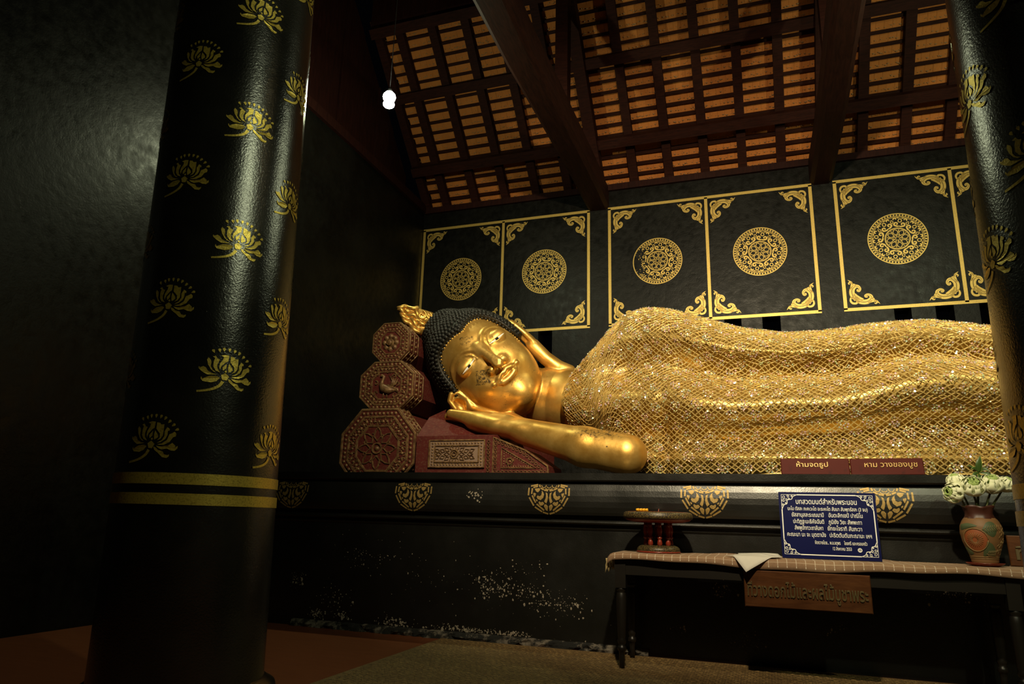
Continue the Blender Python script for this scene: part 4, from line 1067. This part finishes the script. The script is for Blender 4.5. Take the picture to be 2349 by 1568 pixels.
# sequin flowers
SQ = MB()
def sequin(c, r, n):
    n = np.array(n)+rng.normal(0, .45, 3); n /= np.linalg.norm(n); x = np.cross(n, [0, .3, 1.]); x /= np.linalg.norm(x)+1e-9; y = np.cross(n, x)
    SQ.add([c+n*.004+(x*math.cos(2*PI*k/6)+y*math.sin(2*PI*k/6))*r for k in range(6)], [(0, 1, 2, 3, 4, 5)])
row = 0; s = .10
while s < S1:
    x = nx[0]+.06+(.1 if row % 2 else 0)
    while x < nx[-1]-.05:
        if s_min(x)+.04 < s < s_max(x):
            p = net_pt(x, s); dx = net_pt(x+.02, s)-p; ds = net_pt(x, s+.02)-p; nn = np.cross(dx, ds); nn /= np.linalg.norm(nn)+1e-9
            if nn[1] > 0 and nn[2] < .3: nn = -nn
            dx /= np.linalg.norm(dx)+1e-9; ds /= np.linalg.norm(ds)+1e-9; p = p+nn*.008
            a0 = random.uniform(0, 6.28)
            for k in range(12): a = a0+2*PI*k/12; sequin(p+(dx*math.cos(a)+ds*math.sin(a))*.043*random.uniform(.9, 1.15), random.uniform(.0065, .0095), nn)
            for k in range(6): a = a0+2*PI*k/6; sequin(p+(dx*math.cos(a)+ds*math.sin(a))*.020, .008, nn)
            for k in range(3): sequin(p+dx*random.uniform(-.1, .1)+ds*random.uniform(-.06, .06), .005, nn)
        x += .2
    s += .105; row += 1
SQ.build('sequins', M_SEQ, SHAWL, kind='stuff', fix=False)
# corded hem along the foot
HM = MB()
xs_ = np.arange(-1.0, 3.3, .012); hp = [net_pt(x, s_min(x)) for x in xs_]
HM.tube(hp, .011, 5)
for x, p in zip(xs_[::2], hp[::2]): bead(HM, p+np.array([0, -.008, -.012]), .011, (0, -1, -.4), 5)
HM.build('hem', M_THREAD, SHAWL)
# ------------------------------------------------------------------ lettering
def text_mesh(body, size, mat_, parent, M4, name='lettering', bold=.02, extrude=.0, align='CENTER', fit=None, letters=False):
    c = bpy.data.curves.new(name, 'FONT'); c.body = body; c.size = 1.0; c.align_x = align
    c.resolution_u = 3; c.bevel_depth = bold; c.bevel_resolution = 0; c.extrude = extrude/size
    o = bpy.data.objects.new(name, c); COL.objects.link(o)
    dg = bpy.context.evaluated_depsgraph_get(); me = bpy.data.meshes.new_from_object(o.evaluated_get(dg))
    bpy.data.objects.remove(o); bpy.data.curves.remove(c)
    n = len(me.vertices); co = np.empty(n*3); me.vertices.foreach_get('co', co); co = co.reshape(-1, 3)
    k = size if fit is None else fit/(co[:, 0].max()-co[:, 0].min())
    if fit is not None: co[:, 0] -= (co[:, 0].max()+co[:, 0].min())/2
    sx = k
    W = np.stack([co[:, 0]*sx, co[:, 1]*size, co[:, 2]*size], 1)
    Mx = np.array(M4); W = W@Mx[:3, :3].T+Mx[:3, 3]-np.array(WORIG.get(parent.name, (0, 0, 0)))
    me.vertices.foreach_set('co', W.ravel()); me.update()
    if not letters: return link(name, me, mat_, parent)
    # raised letters: one object for each upright group of strokes
    lab = list(range(n))
    def find(i):
        while lab[i] != i: lab[i] = lab[lab[i]]; i = lab[i]
        return i
    for e in me.edges: lab[find(e.vertices[0])] = find(e.vertices[1])
    rt_ = np.array([find(i) for i in range(n)]); iv = sorted([(co[rt_ == r_, 0].min(), co[rt_ == r_, 0].max(), r_) for r_ in set(rt_.tolist())]); grp = []
    for a, b_, r_ in iv:
        if grp and a < grp[-1][1]-.35*min(b_-a, grp[-1][1]-grp[-1][0]): grp[-1][1] = max(grp[-1][1], b_); grp[-1][2].append(r_)
        else: grp.append([a, b_, [r_]])
    for a, b_, rs_ in grp:
        keep_ = np.isin(rt_, rs_); idx_ = np.cumsum(keep_)-1
        m2 = bpy.data.meshes.new('letter'); m2.from_pydata(W[keep_].tolist(), [], [tuple(int(idx_[v]) for v in p_.vertices) for p_ in me.polygons if keep_[p_.vertices[0]]]); m2.update()
        link('letter', m2, mat_, parent)
    bpy.data.meshes.remove(me)
def frame4(o, x, y):
    x = Vector(x).normalized(); y = Vector(y).normalized(); z = x.cross(y)
    return [[x[0], y[0], z[0], o[0]], [x[1], y[1], z[1], o[1]], [x[2], y[2], z[2], o[2]], [0, 0, 0, 1]]
def board(T, M4, w, h, t_, m_, name='board', bev=.006):
    Mx = Matrix(M4); mb = MB(); pts = []
    for z, e in ((0, 0), (t_-bev, 0), (t_, bev)):
        for sx, sy in ((-1, 0), (1, 0), (1, 1), (-1, 1)): pts.append(Mx @ Vector((sx*(w/2-e), (e if sy == 0 else h-e), z-t_)))
    mb.add(pts, [(3, 2, 1, 0)]+[(i*4+k, i*4+(k+1) % 4, i*4+4+(k+1) % 4, i*4+4+k) for i in (0, 1) for k in range(4)]+[(8, 9, 10, 11)])
    return mb.build(name, m_, T)

# two dark red boards leaning on the statue's foot edge
for cx, w, z, body, sz, off, lab, dz in ((.413, .528, 1.524, 'ห้ามจดธูป', .058, .0, 'left dark red board leaning on the shawl hem, short gilt lettering', 0),
                                    (.95, .532, 1.524, 'หาม วางของบูช', .062, .0, 'right dark red board leaning on the shawl hem, longer gilt lettering', .006)):
    T = thing('red_sign', lab, 'sign', (cx, 6.43, z), 'red boards at the foot of the statue')
    M4 = frame4((cx, 6.42, z), (1, 0, .0 if dz == 0 else .012), (0, .28, 1)); board(T, M4, w, .142, .016, M_RED)
    Mx = Matrix(M4); p = Mx @ Vector((-.02 if dz == 0 else .03, .066, .002)); M5 = [r[:] for r in M4]
    for i in range(3): M5[i][3] = p[i]
    text_mesh(body, sz, M_REDL, T, M5, extrude=.004, fit=.245 if dz == 0 else .385, letters=True)

# ------------------------------------------------------------------ straw mat on the floor
mb = MB(); mb.box((-2.9, 3.5, .001), (5.5, 6.40, .012)); o = mb.build('straw_mat', M_MAT); tag(o, 'large woven straw mat on the floor in front of the altar', 'mat')
# raised plaits of the mat along its visible stretch
mb = MB()
for i in range(62):
    y = 4.2+i*.0352; x = -2.88+random.uniform(0, .05)
    while x < 1.9:
        w = random.uniform(.035, .06)
        mb.add([(x, y, .0125), (x+w, y+.006, .0125), (x+w-.008, y+.024, .0125), (x-.004, y+.018, .0125), (x+w*.5, y+.013, .0175)], [(0, 1, 4), (1, 2, 4), (2, 3, 4), (3, 0, 4)])
        x += w+random.uniform(.004, .02)
mb.build('plaits', M_MAT, o, kind='stuff')

# ------------------------------------------------------------------ offering table
TZ = .860
TB = thing('offering_table', 'long narrow black wooden table with turned legs before the altar', 'table', (.2, 6.06, 0))
mb = MB(); mb.box((-1.18, 5.76, TZ-.03), (1.80, 6.35, TZ)); mb.build('table_top', M_TABLE, TB)
mb = MB()
for y in (5.80, 6.30): mb.box((-1.12, y-.012, TZ-.16), (1.55, y+.012, TZ-.03))
for x in (-1.11, 1.54): mb.box((x-.012, 5.80, TZ-.16), (x+.012, 6.30, TZ-.03))
mb.build('apron', M_TABLE, TB)
lp = [(.020, 0), (.022, .10), (.024, .135), (.033, .14), (.036, .155), (.033, .17), (.025, .175), (.030, .195), (.036, .21), (.030, .225), (.032, .24), (.039, .40), (.041, .52), (.036, .56), (.030, .57), (.040, .58), (.040, .598), (.033, .605)]
l0 = None
for x, y in ((-1.105, 5.82), (1.535, 5.82), (-1.105, 6.28), (1.535, 6.28)):
    if l0 is None:
        mb = MB(); mb.lathe(lp, (.2, 6.06, 0), 14); mb.box((.2-.042, 6.06-.042, .6), (.2+.042, 6.06+.042, TZ-.03)); l0 = mb.build('leg', M_TABLE, TB); o = l0
    else: o = copy_part(l0, TB, (0, 0, 0))
    o.location = (x-.2, y-6.06, 0)
# runner cloth
CL = thing('table_runner', 'brown striped table runner with white stitches and fringed ends on the table', 'cloth', (.2, 6.06, TZ))
mb = MB(); nxr = 140; prof_y = [(5.735, -.05), (5.738, -.03), (5.742, -.008), (5.755, .003)]+[(5.77+.075*k, .004) for k in range(8)]+[(6.335, .005), (6.352, .002), (6.358, -.03)]
vs = []; NP = len(prof_y)
for i in range(nxr+1):
    x = -1.20+3.03*i/nxr; e = 0
    for j, (y, z) in enumerate(prof_y):
        dz = .0; dy = 0
        if j < 3: dz = -.010*math.sin(x*3.1+1)*(3-j)/2+.004*math.sin(x*11)-.006; dy = -.006*math.sin(x*7)-.002
        elif j > NP-5: dz = max(0, .014*math.sin(x*9+1.)*math.sin(x*2.3)); 
        ex = max(0, (-1.17-x)/.03, (x-1.80)/.03)
        vs.append((x, y+dy, TZ+z+dz-.035*ex))
# hanging ends
fs = [(i*NP+j, i*NP+j+1, (i+1)*NP+j+1, (i+1)*NP+j) for i in range(nxr) for j in range(NP-1)]
mb.add(vs, fs, True); o = mb.build('cloth', M_CLOTH, CL, fix=False)
arc = np.concatenate([[0], np.cumsum(np.linalg.norm(np.diff(np.array(prof_y), axis=0), axis=1))])
uvl = o.data.uv_layers.new(name='UVMap'); vi = np.empty(len(o.data.loops), dtype=np.int32); o.data.loops.foreach_get('vertex_index', vi)
uvl.data.foreach_set('uv', np.stack([-1.20+3.03*(vi//NP)/nxr, arc[vi % NP]], 1).astype(np.float32).ravel())
md = o.modifiers.new('thickness', 'SOLIDIFY'); md.thickness = .003; md.offset = 1
mb = MB()
for xe, sg in ((-1.205, -1), (1.835, 1)):
    for k in range(26):
        y = 5.74+.61*k/25+random.uniform(-.006, .006); x = xe+sg*.002; z = TZ-.04; pts = [(x, y, z)]
        for q in range(4): x += random.uniform(-.006, .008); z -= .026*random.uniform(.7, 1.2); y += random.uniform(-.006, .006); pts.append((x, y, z))
        mb.tube(pts, [.005, .004, .0045, .005, .002], 4)
mb.build('fringe', M_FRINGE, CL, kind='stuff')
TC = TZ+.008
# footed offering tray
TR = thing('footed_tray', 'red and gold lacquer footed offering tray on the table runner', 'tray', (-.843, 6.08, TC))
ox, oy = -.843, 6.08; tz = TC
mb = MB(); mb.lathe([(.165, 0), (.175, .012), (.172, .03), (.158, .045), (.135, .056)], (ox, oy, tz), 32); mb.build('foot_ring', M_LACD, TR)
mb = MB(); mb.lathe([(.178, .0), (.180, .006), (.174, .012)], (ox, oy, tz-.001), 32); mb.build('foot_rim', M_LACQ, TR)
lg = [(.018, 0), (.022, .02), (.017, .045), (.012, .055), (.021, .062), (.021, .07), (.013, .078), (.021, .11), (.022, .14), (.014, .158), (.023, .165), (.014, .172), (.02, .20)]
l0 = None
for k in range(8):
    a = 2*PI*k/8+.25
    if l0 is None: mb = MB(); mb.lathe(lg, (ox, oy, tz+.05), 10); l0 = mb.build('leg', M_LACQ, TR); o = l0
    else: o = copy_part(l0, TR, (0, 0, 0))
    o.location = (.10*math.cos(a), .10*math.sin(a), 0)
mb = MB(); mb.lathe([(.13, .235), (.20, .238), (.255, .252), (.275, .268)], (ox, oy, tz), 40); mb.build('tray_underside', M_LACQ, TR)
mb = MB(); mb.lathe([(.275, .265), (.283, .272), (.284, .285), (.276, .312), (.262, .320), (.255, .312), (.262, .285)], (ox, oy, tz), 40, cap=False); mb.build('tray_rim', M_LACD, TR)
mb = MB(); mb.lathe([(.262, .275), (.262, .283), (.255, .313), (.245, .322), (.236, .316), (.24, .285), (.0, .283)], (ox, oy, tz), 40); mb.build('tray_plate', M_LACQ, TR)
T = thing('yellow_offering', 'small bright yellow strip lying on the rim of the footed tray', 'offering', (-.945, 5.87, tz+.318))
mb = MB()
for k in range(4): mb.tube([(-.985+.024*k, 5.868, tz+.331), (-.962+.024*k, 5.866, tz+.333)], [.011, .012], 8)
mb.build('strip', M_YELLOW, T)
T = thing('incense_stick', 'thin red incense stick standing on the footed tray', 'incense', (-.83, 6.0, tz+.285)); mb = MB(); mb.tube([(-.832, 6.0, tz+.285), (-.822, 6.0, tz+.345)], .004, 5); mb.tube([(-.834, 6.0, tz+.283), (-.832, 6.0, tz+.296)], .006, 5); mb.build('stick', M_LACQ, T)
# two loose sheets of paper
def sheet(name, c, ang, w, h, dz, droop, label, lift=0.):
    mb = MB(); n = 10; ca, sa = math.cos(ang), math.sin(ang); vs = []
    for i in range(n+1):
        for j in range(n+1):
            u = (i/n-.5)*w; v = (j/n-.5)*h; x = c[0]+u*ca-v*sa; y = c[1]+u*sa+v*ca
            z = TC+dz+.004*math.sin(u*14+1)*math.sin(v*11)+max(0, y-5.86)*lift
            if y < 5.755: z -= (5.755-y)*droop
            vs.append((x, y, z))
    mb.add(vs, [(i*(n+1)+j, (i+1)*(n+1)+j, (i+1)*(n+1)+j+1, i*(n+1)+j+1) for i in range(n) for j in range(n)], True)
    o = mb.build(name, M_PAPER); tag(o, label, 'paper', 'loose sheets on the runner')
    md = o.modifiers.new('thickness', 'SOLIDIFY'); md.thickness = .0012; return o
pb = sheet('paper_sheet', (-.06, 6.0), .12, .30, .21, .004, .2, 'lower sheet of printed paper lying nearly flat on the table runner', .08)
pt = sheet('paper_sheet', (-.10, 5.83), .62, .32, .26, .012, .9, 'upper sheet of paper on the runner, corner hanging over the edge', .10)
for o in (pt,):
    mb = MB()
    for k in range(7):
        ca, sa = math.cos(.62), math.sin(.62); v = -.08+.026*k
        a = [(-.10+u*ca-v*sa, 5.83+u*sa+v*ca) for u in (-.11, .08+.03*(k % 3 == 0))]
        if min(a[0][1], a[1][1]) < 5.77: continue
        mb.add([(a[0][0], a[0][1], TC+.028), (a[1][0], a[1][1], TC+.028), (a[1][0]+.0, a[1][1]+.004, TC+.028), (a[0][0], a[0][1]+.004, TC+.028)], [(0, 1, 2, 3)])
    mb.build('print_lines', mat('grey_print', (.25, .24, .22), .8), o, fix=False)

# ------------------------------------------------------------------ blue prayer board
T = thing('blue_sign', 'deep blue board with white Thai prayer text and ornate corners', 'sign', (.452, 6.06, TC))
BW, BH = .69, .50
M4 = frame4((.452, 6.03, TC), (1, 0, 0), (0, .10, 1)); board(T, M4, BW, BH, .012, M_BLUE, bev=.001)
BM = Matrix(M4)
def bpt(x, y): return tuple(BM @ Vector((x, y, .0012)))
def btext(body, x, y, sz, fit): 
    p = bpt(x, y); M5 = [r[:] for r in M4]
    for i in range(3): M5[i][3] = p[i]
    text_mesh(body, sz, M_WHITE, T, M5, fit=fit, bold=.014)
k = BW/2000.                                     # traced on a 2000 unit wide board, origin top left
def bx_(x): return (x-1000)*k
def by_(y): return BH-y*k
btext('บทสวดมนต์สำหรับพระนอน', bx_(990), by_(265), .056, 1255*k)
btext('นะโม ตัสสะ ภะคะวะโต อะระหะโต สัมมา สัมพุทธัสสะ (3 จบ)', bx_(1000), by_(405), .038, 1640*k)
btext('ยัสสานุสสะระเณนาปิ', bx_(590), by_(545), .044, 665*k); btext('อันตะลิกเขปิ ปาณิโน', bx_(1365), by_(545), .044, 690*k)
btext('ปะติฏฐะมะธิคัจฉันติ', bx_(600), by_(690), .044, 640*k); btext('ภูมิยัง วิยะ สัพพะทา', bx_(1345), by_(690), .044, 670*k)
btext('สัพพูปัททวะชาลัมหา', bx_(595), by_(830), .044, 590*k); btext('ยักขะโจราทิ สัมภะวา', bx_(1325), by_(830), .044, 690*k)
btext('คะณะนา นะ จะ มุตตานัง', bx_(535), by_(975), .044, 800*k); btext('ปะริตตันตัมภะณามะ เหฯ', bx_(1430), by_(975), .044, 840*k)
btext('จัดถวายโดย... พ.อ.จตุพร', bx_(955), by_(1130), .035, 520*k); btext('ไชยศรี และครอบครัว', bx_(1515), by_(1130), .035, 460*k)
btext('12 สิงหาคม 2553', bx_(1240), by_(1250), .034, 375*k)
mb = MB(); ribbon2(mb, circ(bx_(1590), by_(1232), 36*k, 20), 18*k, bpt, True); mb.build('number_ring', M_WHITE, T, fix=False)
btext('6', bx_(1590), by_(1258), .036, 30*k)
mb = MB(); x0, x1, y0, y1 = 60, 1940, 60, 1395
for a, b in (((x0+330, y0), (x1-330, y0)), ((x0+330, y1-30), (x1-330, y1-30)), ((x0, y0+330), (x0, y1-330)), ((x1, y0+330), (x1, y1-330))):
    ribbon2(mb, [(bx_(a[0]), by_(a[1])), (bx_(b[0]), by_(b[1]))], 22*k, bpt)
mb.build('border_line', M_WHITE, T, fix=False)
for sx, xx in ((1, x0), (-1, x1)):
    for sy, yy in ((1, y0), (-1, y1-30)):
        mb = MB()
        def cp(u, v): return bpt(bx_(xx+sx*u), by_(yy+sy*v))
        ribbon2(mb, [(0, 330), (0, 0), (330, 0)], 10, cp)
        ribbon2(mb, crv([(0, 330), (50, 230), (110, 205), (130, 120), (215, 100), (250, 40), (330, 0)], 5), 14, cp)
        for u, v, r in ((55, 55, 42), (140, 40, 34), (40, 140, 34), (225, 30, 26), (30, 225, 26), (105, 120, 30), (165, 95, 20), (90, 185, 20)):
            ribbon2(mb, spiral(u, v, r, r*.2, u*.7, u*.7+7.5, 14), 10, cp)
        mb.build('corner_ornament', M_WHITE, T, fix=False)

# ------------------------------------------------------------------ carved wooden signs
T = thing('wooden_sign', 'carved brown wooden sign with Thai lettering hanging below the table edge', 'sign', (.25, 5.72, .52))
M4 = frame4((.247, 5.718, .527), (1, 0, .0), (0, 0, 1)); board(T, M4, .845, .255, .022, M_SIGNW)
M5 = [r[:] for r in M4]; M5[1][3] = 5.718-.0; M5[2][3] = .605
text_mesh('ทีวางดอกไม้และผลไม้บูชาพระ', .125, M_LETW, T, M5, extrude=.006, fit=.80, letters=True)
mb = MB()
for x in (-.05, .55): mb.box((x-.008, 5.741, .70), (x+.008, 5.786, .735))
mb.build('hanger', M_TABLE, T)
T = thing('wooden_notice', 'small carved wooden notice board leaning behind the vase, half hidden by the column', 'sign', (1.74, 6.25, TC))
M4 = frame4((1.742, 6.21, TC), (1, 0, 0), (0, .10, 1)); board(T, M4, .17, .215, .02, M_SIGNW)
M5 = [r[:] for r in M4]; p = Matrix(M4) @ Vector((0, .045, .001))
for i in range(3): M5[i][3] = p[i]
text_mesh('ที่', .13, M_LETW, T, M5, extrude=.005, fit=.09, letters=True)

# ------------------------------------------------------------------ vase with lotus buds
vx, vy = 1.463, 6.07
SA = thing('saucer', 'red round saucer under the clay vase', 'saucer', (vx, vy, TC)); mb = MB(); mb.lathe([(.085, 0), (.10, .004), (.118, .016), (.121, .02), (.10, .014), (.0, .012)], (vx, vy, TC), 32); mb.build('dish', M_LACQ, SA)
VZ = TC+.012
VS = thing('clay_vase', 'carved clay vase with leaf relief and ruffled neck on the table', 'vase', (vx, vy, VZ))
def vr(z): return float(np.interp(z, [0, .015, .04, .05, .09, .15, .21, .26, .30, .325, .345, .385, .40], [.078, .084, .085, .088, .103, .124, .134, .130, .112, .092, .086, .094, .104]))
mb = MB(); NV_ = 48
zs = np.linspace(0, .318, 30); mb.lathe([(vr(z), z) for z in zs], (vx, vy, VZ), NV_); mb.build('belly', M_VASE, VS)
mb = MB(); pts = []; zz = [.312, .33, .35, .37, .385, .402, .40, .385, .36]; ro = [0, 0, 0, 0, 0, 0, -.010, -.012, -.012]
for i, (z, e) in enumerate(zip(zz, ro)):
    for k_ in range(NV_):
        a = 2*PI*k_/NV_; ruf = .006*math.sin(a*7+.4)*min(1, max(0, (z-.33)/.06)); r = vr(z)+e+ruf
        pts.append((vx+r*math.cos(a), vy+r*math.sin(a), VZ+z+(.006*math.sin(a*5) if z > .38 else 0)-(.02*max(0, math.sin(a*6)) if i == 0 else 0)))
mb.add(pts, [(i*NV_+q, i*NV_+(q+1) % NV_, (i+1)*NV_+(q+1) % NV_, (i+1)*NV_+q) for i in range(len(zz)-1) for q in range(NV_)], True); mb.build('neck', M_VASED, VS)
def vpt(a, z, e=.003): r = vr(z)+e; aa = -PI/2-.2+a; return (vx+r*math.cos(aa), vy+r*math.sin(aa), VZ+z)
def vface(poly, m_, name):
    mb = MB(); c = np.mean(poly, axis=0); n = len(poly); rings = [[tuple(c+(np.array(p)-c)*f) for p in poly] for f in (1, .66, .33)]
    vs = [vpt(*p, e=.0005 if i == 0 else .004) for i, rg in enumerate(rings) for p in rg]+[vpt(*c, e=.005)]
    fs = [(i*n+k, i*n+(k+1) % n, (i+1)*n+(k+1) % n, (i+1)*n+k) for i in range(2) for k in range(n)]+[(2*n+k, 2*n+(k+1) % n, 3*n) for k in range(n)]
    mb.add(vs, fs, True); return mb.build(name, m_, VS)
fl_ = [(-.38+.62*math.cos(t_), .165+.078*math.sin(t_)) for t_ in np.linspace(0, 2*PI, 20)[:-1]]
vface(fl_, M_VASER, 'flower_relief')
vface(crv([(.0, .235), (.25, .285), (.62, .29), (.78, .25), (.55, .19), (.28, .20), (.0, .235)], 3)[:-1], M_VASEG, 'leaf_relief')
vface(crv([(.18, .155), (.45, .14), (.75, .085), (.72, .055), (.3, .06), (-.1, .06), (.18, .155)], 3)[:-1], M_VASEG, 'leaf_relief')
vface(crv([(-1.3, .27), (-.7, .28), (-.2, .262), (-.6, .245), (-1.2, .23), (-1.3, .27)], 3)[:-1], M_VASEG, 'leaf_relief')
vface(crv([(-1.35, .12), (-.95, .10), (-.7, .07), (-1.1, .058), (-1.4, .07), (-1.35, .12)], 3)[:-1], M_VASEG, 'leaf_relief')
mb = MB()
for k in range(22):
    a = 2*PI*k/22; mb.tube([vpt(-.38+.12*math.cos(a), .165+.016*math.sin(a), .006), vpt(-.38+.40*math.cos(a), .165+.05*math.sin(a), .006)], .0014, 4)
mb.tube([vpt(a, z, .005) for a, z in fl_+fl_[:1]], .0025, 4)
for b0, b1 in (((.02, .237), (.75, .255)), ((.1, .07), (.7, .075))):
    mb.tube([vpt(*b0, .006), vpt(*b1, .006)], .002, 4)
    for t_ in np.linspace(.15, .9, 6):
        c = (b0[0]+(b1[0]-b0[0])*t_, b0[1]+(b1[1]-b0[1])*t_)
        for sg in (-1, 1): mb.tube([vpt(*c, .006), vpt(c[0]+.09, c[1]+sg*.022, .006)], .0014, 4)
for k in range(42): a = random.uniform(.7, 1.25); z = random.uniform(.06, .26); mb.tube([vpt(a, z, .003), vpt(a+.05, z+.016, .003)], .0014, 4)
for z in (.038, .05): mb.tube([vpt(2*PI*q/40, z, .001) for q in range(41)], .003, 4)
mb.build('incised_lines', M_VASEL, VS)
def lotus_bud(head, dirn, r, label, base_off):
    head = Vector(head); d = Vector(dirn).normalized(); T = thing('lotus_flower', label, 'flower', tuple(head), 'folded lotus buds in the vase')
    x = d.orthogonal().normalized(); y = d.cross(x)
    P0 = MB()
    for ring, (n, r0, ht, w, open_) in enumerate(((7, .55, 1.05, .55, .66), (8, .82, 1.02, .66, .80), (7, .99, .90, .72, .98))):
        for k in range(n):
            a = 2*PI*(k+.5*ring)/n+random.uniform(-.1, .1); rad = x*math.cos(a)+y*math.sin(a); tan = d.cross(rad)
            mb = MB(); vs = []; nu, nv = 4, 5
            for i in range(nv+1):
                t_ = i/nv; prof_r = r*r0*(math.sin(t_*2.3)*.9+.15)*open_**(t_); hh = r*(-.75+ht*1.55*t_); ww = r*w*math.sin(min(1, t_*1.15+.12)*PI*.9)*.9+.0005
                for j in range(nu+1):
                    s_ = (j/nu-.5)*2; vs.append(head+rad*(prof_r-.16*ww*s_*s_*2)+tan*(s_*ww)+d*(hh+(.05*r*random.random() if i == nv else 0)))
            mb.add(vs, [(i*(nu+1)+j, i*(nu+1)+j+1, (i+1)*(nu+1)+j+1, (i+1)*(nu+1)+j) for i in range(nv) for j in range(nu)], True)
            o = mb.build('petal', M_PETAL if ring > 0 else M_PETALG, T); md = o.modifiers.new('t', 'SOLIDIFY'); md.thickness = .0025
    mb = MB()
    for k in range(26):
        a = random.uniform(0, 6.28); q = r*random.uniform(.05, .5); c = head+(x*math.cos(a)+y*math.sin(a))*q+d*(r*random.uniform(.55, .82)); bead(mb, c, r*.11, tuple(d+x*random.uniform(-.5, .5)+y*random.uniform(-.5, .5)), 5)
    mb.build('folded_petals', M_PETALG, T)
    mb = MB(); e = Vector((vx+base_off[0], vy+base_off[1], VZ+.33)); mid = head*.45+e*.55+Vector((0, 0, .01)); mb.tube([head-d*r*.6, mid, e, e-Vector((0, 0, .12))], [.007, .0075, .008, .008], 6); mb.build('stem', M_STEM, T)
lotus_bud((1.345, 6.08, 1.455), (-.25, -.3, .9), .064, 'half open lotus bud at the upper left of the vase bouquet', (-.03, .02))
lotus_bud((1.315, 6.02, 1.372), (-.75, -.6, .1), .078, 'drooping lotus flower hanging lowest at the left of the vase', (-.05, -.01))
lotus_bud((1.428, 5.99, 1.412), (-.05, -.75, .55), .083, 'large open lotus flower at the front middle of the vase bouquet', (-.01, -.03))
lotus_bud((1.552, 6.02, 1.428), (.05, -.55, .85), .083, 'large pale lotus flower right of the bamboo stem in the vase', (.03, -.02))
lotus_bud((1.652, 6.06, 1.430), (.5, -.4, .75), .066, 'rightmost lotus flower leaning outwards from the vase', (.05, .01))
# bamboo sprig
T = thing('bamboo_sprig', 'green bamboo sprig with pointed leaves rising above the lotus flowers', 'plant', (vx, vy, VZ+.30))
st_ = [(vx, vy+.02, VZ+.2), (vx+.005, vy+.015, VZ+.42), (1.487, 6.05, 1.50), (1.490, 6.05, 1.545)]
mb = MB(); mb.tube(st_, [.009, .009, .007, .005], 8); mb.build('stem', mat('bamboo_stem', (.10, .14, .05), .5), T)
def leaf(base, tip, w, bend, nrm):
    b = Vector(base); t2 = Vector(tip); n = 9; mb = MB(); vs = []; nn = Vector(nrm)
    for i in range(n+1):
        t_ = i/n; p = b.lerp(t2, t_)+Vector(bend)*math.sin(t_*PI); ww = w*math.sin(min(1, t_*.97+.03)**.75*PI)*.5+.0006
        tg = (t2-b).normalized(); sd = tg.cross(nn).normalized(); vs += [p-sd*ww+nn*ww*.3, p, p+sd*ww+nn*ww*.3]
    mb.add(vs, [(i*3+j, i*3+j+1, i*3+j+4, i*3+j+3) for i in range(n) for j in (0, 1)], True)
    o = mb.build('leaf', M_LEAF, T); md = o.modifiers.new('t', 'SOLIDIFY'); md.thickness = .002
    mb = MB(); mb.tube([vs[i*3+2] for i in range(n+1)], [.0022]*n+[.0005], 4); mb.build('leaf_margin', M_LEAFY, o)
B = (1.489, 6.03, 1.52); FN = (.1, -1, .15)
leaf(B, (1.508, 6.02, 1.640), .042, (-.010, -.01, 0), FN); leaf(B, (1.428, 6.0, 1.535), .020, (0, 0, .022), FN); leaf(B, (1.556, 6.0, 1.515), .024, (0, 0, .028), FN)
leaf(B, (1.548, 5.99, 1.455), .028, (.022, 0, .015), FN); leaf(B, (1.442, 5.99, 1.448), .024, (-.014, 0, .02), FN); leaf((1.488, 6.03, 1.51), (1.468, 5.99, 1.445), .020, (.0, -.01, .01), FN)
leaf(B, (1.412, 6.02, 1.570), .014, (0, 0, .010), FN)

# ------------------------------------------------------------------ pendant lamps
LAMPC = (.93, 1.0, .60)
def pendant(loc, top, power, label, color=LAMPC):
    x, y, z = loc; T = thing('pendant_lamp', label, 'lamp', loc, 'bare bulbs hanging in the hall')
    mb = MB(); mb.lathe([(.03, .105), (.055, .09), (.078, .06), (.084, .03), (.078, 0), (.055, -.03), (.05, -.04), (.07, -.055), (.076, -.075), (.07, -.095), (.055, -.108), (.02, -.115)], loc, 24); mb.build('bulb', M_BULB, T)
    mb = MB(); mb.lathe([(.028, .10), (.030, .14), (.018, .155), (.006, .16)], loc, 14); mb.build('socket', M_DARK, T)
    mb = MB(); mb.tube([(x, y, z+.155), (x+.01, y, (z+top)/2), (x, y, top)], .006, 5); mb.build('cord', M_DARK, T)
    l = bpy.data.lights.new('bulb_light', 'POINT'); l.energy = power; l.color = color; l.shadow_soft_size = .07
    o = bpy.data.objects.new('bulb_light', l); COL.objects.link(o); o.parent = T; o.location = (0, 0, -.2)
pendant((-4.33, 7.1, 6.37), 11.6, 120, 'glowing bare bulb hanging on a cord near the side wall')
pendant((3.2, 7.1, 6.4), 11.6, 160, 'glowing bare bulb hanging beyond the right column, out of frame')
pendant((2.6, .7, 5.3), 9.0, 300, 'glowing bare bulb hanging in front of the right column, out of frame')
